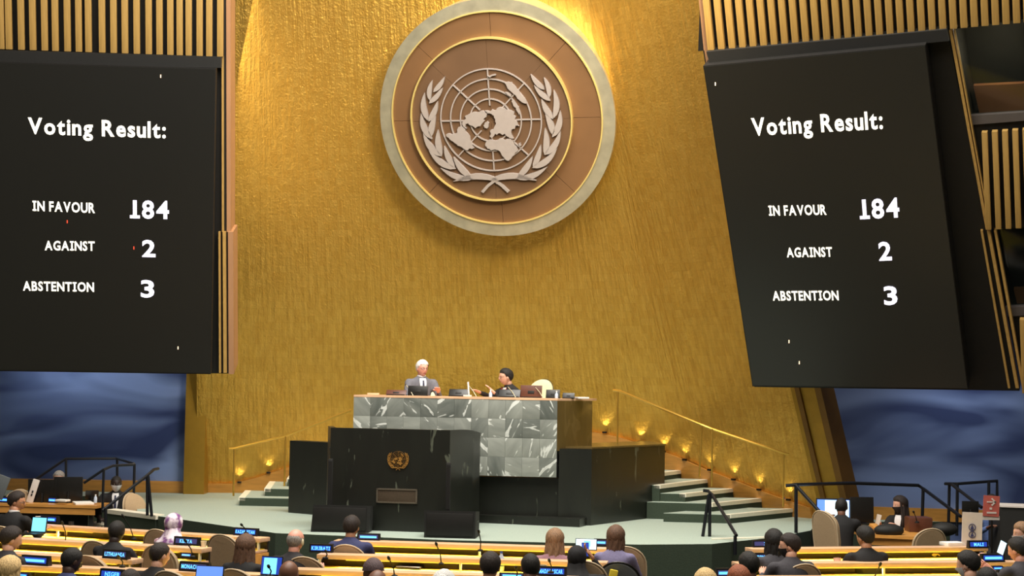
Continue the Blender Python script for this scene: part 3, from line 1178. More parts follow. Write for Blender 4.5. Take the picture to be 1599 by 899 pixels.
# slim column loudspeakers and floor wedges
for (xa, ya, yb, lab) in ((516.5, 716, 788, 'slim black column loudspeaker at the left front of lectern'), (700.5, 722, 798, 'slim black column loudspeaker at the right front of lectern')):
    p1 = at(xa, ya, lf0.y - .35 if xa < 600 else lf1.y - .25)
    p2 = at(xa, yb, p1.y)
    z_b = .30 + D
    t = thing('column_speaker', lab, 'speaker', (p1.x, p1.y, z_b), 0, 'column loudspeakers before the lectern')
    MB().box((p1.x, p1.y, (p1.z + z_b) / 2), (.06, .07, p1.z - z_b), bev=.01).build('body', M['black'], t)
    MB().box((p1.x, p1.y - .037, (p1.z + z_b) / 2), (.044, .006, p1.z - z_b - .06)).build('grille', M['frame'], t)
for (xa, xb, yt, yb, lab, side) in ((485, 575, 788, 830, 'black floor loudspeaker box at left foot of lectern', -1), (662, 742, 797, 839, 'black floor loudspeaker box at right foot of lectern', 1)):
    a = onz(xa, yb, D)
    c = onz(xb, yb + 2, D)
    hgt = (yb - yt) / F * a.y
    t = thing('floor_speaker', lab, 'speaker', (a + c) / 2, 0, 'floor loudspeakers at the lectern')
    ex = (c - a)
    w_ = ex.length
    rz_ = math.atan2(ex.y, ex.x)
    t.rotation_euler = (0, 0, rz_)
    mb = MB()
    mb.prism([(-w_ / 2, 0, 0), (-w_ / 2 + .03 * (side < 0), -.0, hgt), (-w_ / 2, .45, hgt * .9), (-w_ / 2, .45, 0)], (w_, 0, 0))
    mb.build('cabinet', M['black'], t, world=False, sharp=20)
    MB().box((0, -.008, hgt * .5), (w_ - .06, .016, hgt - .06), bev=.005).build('grille', M['frame'], t, world=False)
    for sx in (-1, 1):
        MB().box((sx * (w_ / 2 - .01), .25, hgt * .6), (.03, .12, .03), bev=.006).build('handle', M['steel'], t, world=False)


# ---- stairs beside the podium
def stair(label, noses, riser, run, name='staircase', base=D):
    t = thing(name, label, 'stairs', (noses[0][0] + noses[0][1]) / 2)
    for i, (a, c) in enumerate(noses):
        z = base + riser * (i + 1)
        a = Vector((a.x, a.y, 0))
        c = Vector((c.x, c.y, 0))
        rv = Vector(run)
        MB().prism([a + Vector((0, 0, base)), c + Vector((0, 0, base)), c + rv + Vector((0, 0, base)), a + rv + Vector((0, 0, base))], (0, 0, z - base)).build('step', [M['carpet_shaded']], t)
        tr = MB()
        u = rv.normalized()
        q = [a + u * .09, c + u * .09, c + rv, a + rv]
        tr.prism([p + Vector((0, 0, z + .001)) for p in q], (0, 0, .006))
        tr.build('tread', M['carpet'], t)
        ns = MB()
        ns.prism([a - u * .012 + Vector((0, 0, z - .045)), c - u * .012 + Vector((0, 0, z - .045)), c + u * .09 + Vector((0, 0, z - .045)), a + u * .09 + Vector((0, 0, z - .045))], (0, 0, .055))
        ns.build('nosing', M['nosing'], t)
    return t


rs = .12
rp_ = [((1140, 804), (1237, 794.6)), ((1111.6, 786.5), (1190.7, 778.4)), ((1070, 771.4), (1148.8, 763)), ((1030, 758), (1109, 748.5)), ((992, 744), (1070, 734)), ((955, 729), (1035, 719)), ((925, 712), (1000, 703))]
nos = []
for i, (l_, r_) in enumerate(rp_):
    nos.append((onz(*l_, D + rs * (i + 1)), onz(*r_, D + rs * (i + 1))))
stair('green carpeted stairs with white nosings right of podium', nos, rs, (-.95, .1, 0))
lp_ = []
for i, ((x0_, y0_), (x1_, y1_)) in enumerate((((374, 777), (384, 766)), ((414, 763), (422, 752)), ((449, 748), (456, 738)), ((480, 734), (488, 724)))):
    lp_.append((onz(x0_, y0_, D + rs * (i + 1)), onz(x1_, y1_, D + rs * (i + 1))))
stair('green carpeted stairs with white nosings left of podium', lp_, rs, (.95, -.05, 0))
# short steps from the dais down to the hall floor, right and left
t = thing('dais_steps', 'pair of white nosed steps from dais to floor at right aisle', 'stairs', onz(1165, 850, 0.3))
for (xa, ya, xb, yb, z) in ((1112, 841, 1197, 838.5, D + .014), (1141, 863, 1200, 861, .5)):
    a, c = onz(xa, ya, z), onz(xb, yb, z)
    MB().prism([a, c, c + Vector((0, .12, 0)), a + Vector((0, .12, 0))], (0, 0, -.05)).build('nosing', M['nosing'], t)
    if z < .7:
        MB().prism([a + Vector((0, .02, -.05)), c + Vector((0, .02, -.05)), c + Vector((0, .45, -.05)), a + Vector((0, .45, -.05))], (0, 0, -z + .05)).build('step', M['carpet_shaded'], t)
t = thing('dais_steps', 'pair of white nosed steps from dais to floor at left aisle', 'stairs', onz(200, 815, .3))
for (xa, ya, xb, yb, z, wd_) in ((167, 795, 243, 804.5, D + .014, .22), (139, 815, 178, 822, .52, .22)):
    a, c = onz(xa, ya, z), onz(xb, yb, z)
    MB().prism([a, c, c + Vector((.08, wd_, 0)), a + Vector((.08, wd_, 0))], (0, 0, -.06)).build('nosing', M['nosing'], t)
    MB().prism([a + Vector((0, .02, -.06)), c + Vector((0, .02, -.06)), c + Vector((0, .3, -.06)), a + Vector((0, .3, -.06))], (0, 0, -z + .06)).build('step', M['carpet_shaded'], t)


# ---- handrails
def handrail(label, cat_mat, rails, posts, r=.022, name='handrail', rp=None):
    p0_ = at(*posts[0][1], posts[0][2]) if posts else at(*rails[0][0])
    t = thing(name, label, 'handrail', p0_)
    for rl in rails:
        MB().tube([at(x, y, d) for x, y, d in rl], r, 8).build('rail', M[cat_mat], t)
    for (a, c, d) in posts:
        d2 = d if not isinstance(d, tuple) else d[1]
        d1 = d if not isinstance(d, tuple) else d[0]
        MB().tube([at(*a, d1), at(*c, d2)], rp or r, 8).build('post', M[cat_mat], t)
    return t


handrail('brass handrail climbing the right stairs along the gold wall', 'brass', [[(958, 609, 26.6), (967, 610, 26.5), (1094, 662.5, 25.7), (1112, 669.5, 25.6), (1226, 708, 25.6), (1232, 709, 25.6)]],
         [((965, 612), (964, 697), 26.5), ((1096, 663), (1092, 745), 25.8), ((1112, 669.5), (1111.5, 759), 25.3), ((1223.5, 708), (1223, 791), 25.6)], .02, rp=.014)
handrail('brass handrail climbing the left stairs along the gold wall', 'brass', [[(358, 700.5, 28.2), (366, 700, 28.2), (447, 680, 28.0), (548, 640, 27.8)]],
         [((366, 700), (364.5, 774), 28.2), ((446, 680), (444, 762), 28.0)], .02, rp=.016)
handrail('long black handrail behind the left officials table', 'rail', [[(56, 748, 26.8), (103, 716, 26.8), (182, 715.5, 26.9), (209, 723.5, 26.0), (210, 725, 26.0)], ], [((103, 716), (103, 770), 26.8), ((183, 715.5), (183, 768), 26.9), ((210, 724), (208.5, 790), 26.0)], .02)
handrail('middle black handrail with bent top beside masked man', 'rail', [[(131, 754, 25.4), (162, 733, 25.4), (176, 727, 25.7), (209, 725, 25.95)]], [((162, 733), (160, 800), 25.4)], .02)
handrail('sloping black handrail over the left dais steps', 'rail', [[(160, 797, 23.9), (230, 742, 24.4), (240, 733, 24.6), (247, 731.5, 24.8)]], [((230, 741), (230, 804.5), 24.4), ((231, 742), (237, 806), 24.4), ((165, 793), (165, 826), 23.9)], .022)
handrail('black handrail sloping over the right dais steps', 'rail', [[(1098, 765.5, 22.9), (1106, 766.5, 22.9), (1112, 772, 22.8), (1150, 836, 22.0)]], [((1108.5, 770), (1108, 840), 22.8), ((1107, 772), (1097, 840), 22.8), ((1148, 836), (1148, 866), 22.0)], .022)
handrail('long black handrail behind the right officials table', 'rail', [[(1227, 758, 23.6), (1243, 756.5, 23.6), (1330, 754, 24.6), (1434, 757.5, 25.0), (1442, 763, 24.9), (1500, 806, 23.6)], [(1243, 758, 23.6), (1292, 812, 22.9)]], [((1243, 757), (1243, 832), 23.6), ((1441.5, 763), (1440, 815), 24.9)], .024)
handrail('black corner handrail behind the red arrow sign', 'rail', [[(1476, 755, 24.6), (1496, 755, 24.3), (1557, 750.5, 24.6), (1557, 775, 24.6)], [(1486, 756, 24.2), (1533, 792, 23.6)]], [((1482.5, 755), (1481, 824), 24.6), ((1495, 757), (1494, 836), 24.3), ((1544, 752), (1544, 800), 24.4)], .022)

# ---- small uplights along the skirting
for k, (px, py) in enumerate(((1004, 701), (1041, 716), (1075, 729), (1115, 745), (1152, 760), (1192, 776), (1238, 792), (420, 748), (374, 763), (948, 686))):
    t_, z_ = wall_hit(px, py)
    z_ += .12
    p, nn = wall_at(t_, z_, .06)
    mb = MB()
    mb.box(p, (.07, .05, .03), Matrix.Rotation(math.atan2(-nn.x, nn.y) , 3, 'Z'), bev=.006)
    mb.build('uplight', M['steel'], bpy.data.objects['baseboard_back'])
    p2, _ = wall_at(t_, z_ + .05, .07)
    p3, _ = wall_at(t_ + (.03 if px > 700 else -.03), z_ + .6, -.05)
    lamp('stair_uplight', 'SPOT', p2, p3, 3.8 if px > 700 else 2, (1, .84, .4), spot_size=1.5, spot_blend=.8, shadow_soft_size=.02)

# ================================================================== delegates' rows
SH, SB, WS = .92, .872, .785     # shelf top, shelf underside, writing surface


def row(label, pl_, pr_, group='delegates rows of desks', power=3.2, ends=(True, True)):
    A, B_ = onz(*pl_, SH), onz(*pr_, SH)       # far edge of the shelf top
    a = Vector((A.x, A.y, 0))
    ex = Vector((B_.x - A.x, B_.y - A.y, 0))
    L_ = ex.length
    rz = math.atan2(ex.y, ex.x)
    t = thing('delegate_desk', label, 'desk', a, rz, group)
    W_ = lambda mb, name, mt: mb.build(name, M[mt], t, world=False)
    mb = MB()
    mb.box((L_ / 2, -.11, (SH + SB) / 2), (L_, .22, SH - SB), bev=.006)
    W_(mb, 'upper_shelf', 'wood')
    W_(MB().box((L_ / 2, -.31, WS - .02), (L_ - .02, .56, .03), bev=.004), 'desk_board', 'wood')
    W_(MB().box((L_ / 2, -.32, WS), (L_ - .06, .50, .012)), 'writing_surface', 'pad')
    W_(MB().box((L_ / 2, -.03, SB / 2), (L_ - .02, .03, SB)), 'back_panel', 'dpanel')
    W_(MB().box((L_ / 2, -.60, WS - .03), (L_, .024, .05), bev=.005), 'front_edge', 'wood')
    for k, on in enumerate(ends):
        if on:
            W_(MB().box((.012 if k == 0 else L_ - .012, -.3, WS / 2 - .02), (.024, .56, WS - .04), bev=.004), 'end_panel', 'wood2')
    nsup = max(2, int(L_ / 1.15))
    for i in range(nsup + 1):
        W_(MB().box((.03 + (L_ - .06) * i / nsup, -.2, (WS + SB) / 2), (.022, .03, SB - WS)), 'shelf_post', 'cream')
    nl = max(1, int(L_ / 1.7))
    c = wm(t)
    for i in range(nl):
        x = L_ * (i + .5) / nl
        W_(MB().box((x, -.17, SB - .006), (L_ / nl * .8, .03, .012)), 'lamp_strip', 'cream')
        l = bpy.data.lights.new('shelf_lamp', 'AREA')
        l.energy = power * L_ / nl / 1.7
        l.color = (1, .92, .68)
        l.shape = 'RECTANGLE'
        l.size = L_ / nl * .85
        l.size_y = .03
        l.spread = math.radians(120)
        o = bpy.data.objects.new('shelf_lamp', l)
        COL.objects.link(o)
        o.matrix_world = c @ Matrix.Translation((x, -.19, SB - .015)) @ Matrix.Rotation(math.radians(-18), 4, 'X')
    return t, rz


ROWS = {}
for k, lab, a, c in (('L1', 'front maple desk row of the left block, nearest the dais', (-40, 811), (422, 838)),
                     ('L2', 'second maple desk row of the left block', (-40, 834), (331, 854)),
                     ('L3', 'third maple desk row of the left block', (-40, 857), (224, 871)),
                     ('L4', 'fourth maple desk row of the left block, nearest the camera', (-40, 876), (432, 894)),
                     ('C1', 'front maple desk row of the centre block, nearest the dais', (528, 841), (985, 855)),
                     ('C2', 'second maple desk row of the centre block', (502, 862), (950, 875)),
                     ('C3', 'third maple desk row of the centre block at the bottom edge', (466, 885), (905, 899)),
                     ('R1', 'front maple desk row of the right block, nearest the dais', (1163, 854), (1528, 851)),
                     ('R2', 'second maple desk row of the right block', (1142, 876), (1585, 874)),
                     ('R3', 'third maple desk row of the right block at the bottom edge', (1122, 898), (1630, 897))):
    ROWS[k] = row(lab, a, c)
YL, YC, YR = ROWS['L1'][1], ROWS['C1'][1], ROWS['R1'][1]

# ================================================================== chairs
CH = {}


def chair_proto(key, mat_, w=.43, top=1.0, arms=False):
    """parts in the chair's own frame, facing +y"""
    def back(w2, z0_, z1_, th, yy):
        out = []
        n_ = 14
        zc = z1_ - w2
        pts = [(-w2 * .92, z0_), (-w2, (z0_ + zc) / 2)] + [(-w2 * math.cos(PI * i / n_), zc + w2 * math.sin(PI * i / n_) ** .92) for i in range(n_ + 1)] + [(w2, (z0_ + zc) / 2), (w2 * .92, z0_)]
        lean = lambda z: -(z - .45) * .14
        cv = lambda x: -.05 * (1 - (x / w2) ** 2)
        m_ = len(pts)
        ins = [(x * .86, z0_ + (z - z0_) * .95 + .01) for x, z in pts]
        R = lambda P, y: [Vector((x, y + lean(z) + cv(x), z)) for x, z in P]
        mb = MB()
        mb.loft([R(ins, yy + th / 2), R(pts, yy + th * .3), R(pts, yy - th * .3), R(ins, yy - th / 2)])
        return mb, [Vector((x, yy + lean(z) + cv(x), z)) for x, z in pts]

    bk, edge = back(w / 2, .44, top, .07, -.24)
    pp = MB().tube([p + Vector((0, -.028, 0)) for p in edge], .009, 6)
    st = MB().box((0, .0, .43), (w + .04, .46, .1), bev=.03)
    pd = MB().lathe((0, -.02, 0), [(.03, .06), (.03, .38)], 12)
    bs = MB().lathe((0, -.02, 0), [(.22, 0), (.22, .02), (.05, .06)], 20)
    return dict(backrest=(bk.mesh('backrest', M[mat_]), mat_), piping=pp.mesh('piping', M['piping' if mat_ == 'beige' else 'steel']), seat=st.mesh('seat', M[mat_]),
                pedestal=pd.mesh('pedestal', M['steel']), base=bs.mesh('base', M['steel']))


for k, mt, w, tp_ in (('high', 'beige', .43, 1.0), ('low', 'beige', .43, .84), ('grey', 'greychair', .44, .98), ('cream', 'creamchair', .42, 1.0)):
    CH[k] = chair_proto(k, mt, w, tp_)


def chair(kind, loc, rz, label, group='beige round-backed chairs', dz_=0):
    t = thing('delegate_chair', label, 'chair', (loc[0], loc[1], loc[2] if len(loc) > 2 else 0), rz, group)
    pr = CH[kind]
    bk = link('backrest', pr['backrest'][0], t)
    link('piping', pr['piping'], bk)
    for k in ('seat', 'pedestal', 'base'):
        link(k, pr[k], t)
    return t


def chair_px(kind, px, ytop, label, rz, z=0.0, top=None, d=None, group='beige round-backed chairs'):
    tp_ = top or {'high': 1.0, 'low': .84, 'grey': .98, 'cream': 1.0}[kind]
    p = onz(px, ytop, z + tp_) if d is None else at(px, ytop, d)
    off = Matrix.Rotation(rz, 3, 'Z') @ Vector((0, .36, 0))
    return chair(kind, (p.x + off.x, p.y + off.y, z), rz, label, group)


for px, yt, lab, rz in ((246, 826, 'empty beige chair left of woman in pink headscarf', YL), (149, 844, 'empty beige chair behind the Lithuania nameplate', YL),
                        (138, 867, 'empty beige chair at right shoulder of man in blue suit', YL), (246, 851, 'beige chair back at left of bearded man in black suit', YL),
                        (347, 834, 'tall empty beige chair left of woman with long brown hair', YL), (264, 891, 'beige chair of bearded man in black suit, lower left', YL),
                        (366, 888, 'beige chair of woman with long brown hair', YL), (541, 850, 'beige chair of man in navy suit facing lectern', YC),
                        (475, 869, 'beige chair of bald man wearing an earpiece', YC), (978, 853, 'beige chair of woman with smooth brown hair', YC),
                        (915, 876, 'large beige chair of person in black holding up phone', YC), (1255, 880, 'beige chair of man in grey suit turned sideways', YR),
                        (2, 821, 'beige chair of man with glasses at left edge', YL)):
    chair_px('high', px, yt, lab, rz)
chair_px('grey', 966, 877, 'slate grey chair beside large beige chair, lower right centre', YC, group=None)
chair_px('high', 31, 764, 'beige chair in front of the left officials table', 2.9)
chair_px('high', 1284, 813, 'beige chair of man in front of bright monitor', -.95, d=22.4, z=.16)
chair_px('high', 206, 768, 'beige chair of man in white face mask at left officials table', PI + 1.0, d=25.9)
chair_px('high', 1454, 820, 'empty beige chair at right end of officials table', .15, d=21.6, z=.02)
for px, yb, rw_, lab in ((68, 846, 'L2', 'dim chair under second left desk shelf'), (175, 878, 'L3', 'dim chair under third left desk shelf by Niger nameplate'), (685, 876, 'C2', 'dim chair under second centre desk shelf'),
                         (1363, 884, 'R2', 'dim chair under second right desk shelf, left one'), (1436, 884, 'R2', 'dim chair under second right desk shelf, right one')):
    t_, rz = ROWS[rw_]
    p = onz(px, yb - 6, SH)
    p = Vector((p.x, p.y, 0)) + Matrix.Rotation(rz, 3, 'Z') @ Vector((0, .62, 0))
    chair('low', (p.x, p.y, 0), rz, lab + ', beige upholstery')

# ================================================================== people
SKIN = {}


def skin(k):
    cols = dict(fair=(214, 164, 140), pink=(222, 160, 140), tan=(186, 134, 104), brown=(120, 80, 60), dark=(70, 46, 36), deep=(48, 34, 30))
    if k not in SKIN:
        SKIN[k] = pm('skin_' + k, cols[k], .5, 0, .06, 40)
    return SKIN[k]


CL = {}


def cloth(k):
    cols = dict(black=(26, 25, 27), charcoal=(48, 46, 50), grey=(104, 104, 112), navy=(52, 56, 96), blue=(58, 66, 110), lilac=(122, 116, 150), darkgrey=(64, 62, 68),
                pink=(190, 140, 160), rose=(150, 110, 120), brown=(70, 52, 44), denim=(86, 108, 160), dusk=(80, 72, 92))
    if k not in CL:
        CL[k] = pm('cloth_' + k, cols[k], .85, 0, .12, 45, .15)
        if k == 'pink':
            r_ = CL[k].node_tree.nodes['Color Ramp'].color_ramp
            r_.elements[0].color = lin((150, 70, 90)) + (1,)
            r_.elements[1].color = lin((226, 206, 214)) + (1,)
    return CL[k]


HR = {}


def hairm(k):
    cols = dict(black=(24, 20, 18), dark=(40, 30, 26), brown=(98, 70, 52), light=(140, 108, 80), blond=(222, 186, 130), white=(232, 226, 220), red=(150, 84, 54), grey=(150, 145, 140), scarf=(196, 168, 196), blackscarf=(22, 21, 24), cap=(88, 70, 72))
    if k not in HR:
        HR[k] = pm('hair_' + k, cols[k], .72 if 'scarf' not in k else .85, 0, .42 if k != 'scarf' else .45, 26 if 'scarf' not in k else 9, .6, (5, 5, 1) if 'scarf' not in k else (1, 1, 1))
        if k == 'scarf':
            r_ = HR[k].node_tree.nodes['Color Ramp'].color_ramp
            r_.elements[0].color = lin((120, 70, 128)) + (1,)
            r_.elements[1].color = lin((236, 222, 232)) + (1,)
            r_.elements[0].position, r_.elements[1].position = .42, .56
    return HR[k]


_bm = bmesh.new()
bmesh.ops.create_icosphere(_bm, subdivisions=4, radius=1)
_bm.verts.index_update()
ICO = np.array([v.co[:] for v in _bm.verts])
ICOF = [tuple(v.index for v in f.verts) for f in _bm.faces]
_bm.free()


def head_shape(U, grow=0.0):
    x, y, z = U[:, 0], U[:, 1], U[:, 2]
    lo = np.clip(-z, 0, 1)
    hi_ = np.clip(z, 0, 1)
    X = x * .076 * (1 - .30 * lo ** 1.5) * (1 + .2 * hi_ * (1 - hi_ ** 2))
    Y = np.where(y > 0, y * .092, y * .104)
    Y = Y * np.where(y < 0, 1 - .5 * lo ** 1.3, 1 - .12 * lo ** 2)
    Y = Y * (1 + .16 * hi_ * (1 - hi_ ** 2))
    Z = z * np.where(z > 0, .112, .122)
    fr = np.clip((y - .35) / .4, 0, 1)
    g = lambda a, b_: np.exp(-(a ** 2) / (b_ ** 2))
    Y = Y + fr * .024 * g(x, .13) * g(z + .22, .17)
    Y = Y + fr * .010 * g(x, .12) * g(z + .02, .16)
    Y = Y - fr * .010 * (g(x - .36, .16) + g(x + .36, .16)) * g(z - .02, .11)
    Y = Y + fr * .006 * (g(x - .34, .2) + g(x + .34, .2)) * g(z - .17, .07)
    Y = Y + fr * .007 * g(x, .26) * (g(z + .50, .05) + g(z + .60, .05))
    Y = Y + fr * .010 * g(x, .3) * g(z + .84, .13)
    P = np.stack([X, Y, Z], 1)
    if np.ndim(grow) or grow:
        nrm = U / np.array([.076, .098, .115])
        nrm /= np.linalg.norm(nrm, axis=1)[:, None]
        P = P + nrm * (np.asarray(grow)[:, None] if np.ndim(grow) else grow)
    return P


HEADP = head_shape(ICO)


def patch(mask, grow, mb=None, m=0, fn=None):
    """part of the head's surface grown outwards where mask is true"""
    P = head_shape(ICO, grow)
    fs = [f for f in ICOF if mask[f[0]] and mask[f[1]] and mask[f[2]]]
    used = sorted({i for f in fs for i in f})
    mp = {k: i for i, k in enumerate(used)}
    mb = mb or MB()
    mb.add([Vector(P[k]) for k in used], [tuple(mp[i] for i in f) for f in fs], m)
    return mb


def hairline(style):
    x, y, z = ICO[:, 0], ICO[:, 1], ICO[:, 2]
    yy = np.clip(y, -1, 1)
    line = np.interp(yy, [-1, -.6, -.2, .1, .3, .5, .75, 1], [-.55, -.5, -.22, .0, .12, .42, .52, .54])
    mval = z - line
    if style == 'bald_ring':
        mval = np.minimum(mval, .30 - z + np.clip(-y, 0, 1) * .15)
    return mval


def ssm(v, a, b_):
    t = np.clip((v - a) / (b_ - a), 0, 1)
    return t * t * (3 - 2 * t)


def body_mesh(S, lean, wrists, gender, elbow_out):
    """seated figure facing +y; returns remeshed clothes verts/faces, neck point, wrist data"""
    k = .9 if gender == 'f' else 1.0
    la = math.radians(lean)
    P0 = Vector((0, 0, S + .09))
    up = Vector((0, math.sin(la), math.cos(la)))
    fw = Vector((0, math.cos(la), -math.sin(la)))
    mb = MB()
    rings = []
    for t_, rx_, ry_ in ((-.085, .13, .10), (-.05, .165, .125), (.02, .17, .125), (.12, .152, .112), (.22, .155, .112), (.32, .170, .118), (.40, .178, .115), (.455, .165, .098), (.49, .132, .082), (.515, .082, .068), (.545, .058, .06)):
        c = P0 + up * t_ + fw * (-.02 * math.sin(max(0, t_) * 6))
        rings.append([c + Vector((1, 0, 0)) * (rx_ * k * math.cos(2 * PI * i / 20)) + fw * (ry_ * math.sin(2 * PI * i / 20)) for i in range(20)])
    mb.loft(rings)
    hands = []
    for sd in (-1, 1):
        sh = P0 + up * .44 + Vector((sd * .188 * k, 0, 0))
        w = Vector(wrists[0] if sd < 0 else wrists[1])
        dv = w - sh
        L1, L2 = .285, .255
        if dv.length > L1 + L2 - .01:
            w = sh + dv.normalized() * (L1 + L2 - .01)
            dv = w - sh
        dl_ = dv.length
        a_ = (L1 * L1 - L2 * L2 + dl_ * dl_) / (2 * dl_)
        h_ = math.sqrt(max(0, L1 * L1 - a_ * a_))
        pole = Vector((sd * elbow_out, -.35, -1.0))
        u = dv.normalized()
        pole = (pole - u * pole.dot(u)).normalized()
        el = sh + u * a_ + pole * h_
        mb.tube([sh - Vector((sd * .05, 0, 0)) + up * .005, sh + (el - sh) * .08, sh + (el - sh) * .5, el, el + (w - el) * .35, w - (w - el).normalized() * .015],
                [.058 * k, .066 * k, .056 * k, .047 * k, .046 * k, .036 * k], 12)
        mb.ball(sh, (.062 * k, .064 * k, .058 * k), 2)
        hands.append((w, (w - el).normalized(), sd))
        hp = P0 + Vector((sd * .085, .0, -.02))
        kn = Vector((sd * .115, .43, S + .075))
        an = Vector((sd * .11, .46, .10))
        mb.tube([hp, hp.lerp(kn, .5) + Vector((0, 0, .005)), kn, kn.lerp(an, .12), kn.lerp(an, .4), an, an - Vector((0, 0, .05))], [.088, .08, .062, .058, .055, .042, .044], 12)
        mb.ball(kn, .062, 2)
        foot = an + Vector((0, .07, -.07))
        mb.ball(foot, (.045, .13, .035), 2)
    me_ = mb.mesh('tmp', M['black'], sharp=0)
    o = bpy.data.objects.new('tmp', me_)
    COL.objects.link(o)
    r = o.modifiers.new('r', 'REMESH')
    r.mode = 'VOXEL'
    r.voxel_size = .019
    sm_ = o.modifiers.new('s', 'SMOOTH')
    sm_.factor = .5
    sm_.iterations = 9
    dg = bpy.context.evaluated_depsgraph_get()
    out = bpy.data.meshes.new_from_object(o.evaluated_get(dg))
    vs = [v.co.copy() for v in out.vertices]
    fs = [tuple(p.vertices) for p in out.polygons]
    bpy.data.objects.remove(o)
    bpy.data.meshes.remove(me_)
    bpy.data.meshes.remove(out)
    return vs, fs, P0 + up * .53 + fw * .0, up, fw, hands


def hand(mb, w, dr_, sd, m, curl=.5, palm_down=True):
    dr_ = Vector(dr_).normalized()
    n_ = Vector((0, 0, 1)) if palm_down else Vector((-sd, 0, .2))
    n_ = (n_ - dr_ * n_.dot(dr_)).normalized()
    sv = dr_.cross(n_).normalized()
    if sv.x * sd > 0:
        sv = -sv          # towards the thumb side (inwards)
    rings = []
    for t_, a_, th_ in ((-.03, .026, .022), (.0, .027, .02), (.035, .038, .017), (.07, .041, .015), (.09, .038, .012)):
        c = w + dr_ * t_
        rings.append([c + sv * (a_ * math.cos(2 * PI * i / 10)) + n_ * (th_ * math.sin(2 * PI * i / 10)) for i in range(10)])
    mb.loft(rings, m)
    for j, ln_ in enumerate((.070, .078, .073, .057)):
        b0 = w + dr_ * .082 + sv * (.029 - .0195 * j)
        d1 = (dr_ - n_ * .15 * curl + sv * (.08 - .05 * j)).normalized()
        d2 = (dr_ - n_ * .9 * curl).normalized()
        d3 = (dr_ - n_ * 1.9 * curl).normalized()
        p1 = b0 + d1 * ln_ * .45
        p2 = p1 + d2 * ln_ * .32
        p3 = p2 + d3 * ln_ * .25
        mb.tube([b0, p1, p2, p3], [.0095, .009, .0082, .006], 7, m)
    b0 = w + dr_ * .025 + sv * .028
    p1 = b0 + (dr_ * .6 + sv * .8 - n_ * .2).normalized() * .035
    p2 = p1 + (dr_ * .95 + sv * .25 - n_ * .35 * curl).normalized() * .03
    mb.tube([b0 - sv * .012, b0, p1, p2], [.012, .012, .0105, .0075], 7, m)


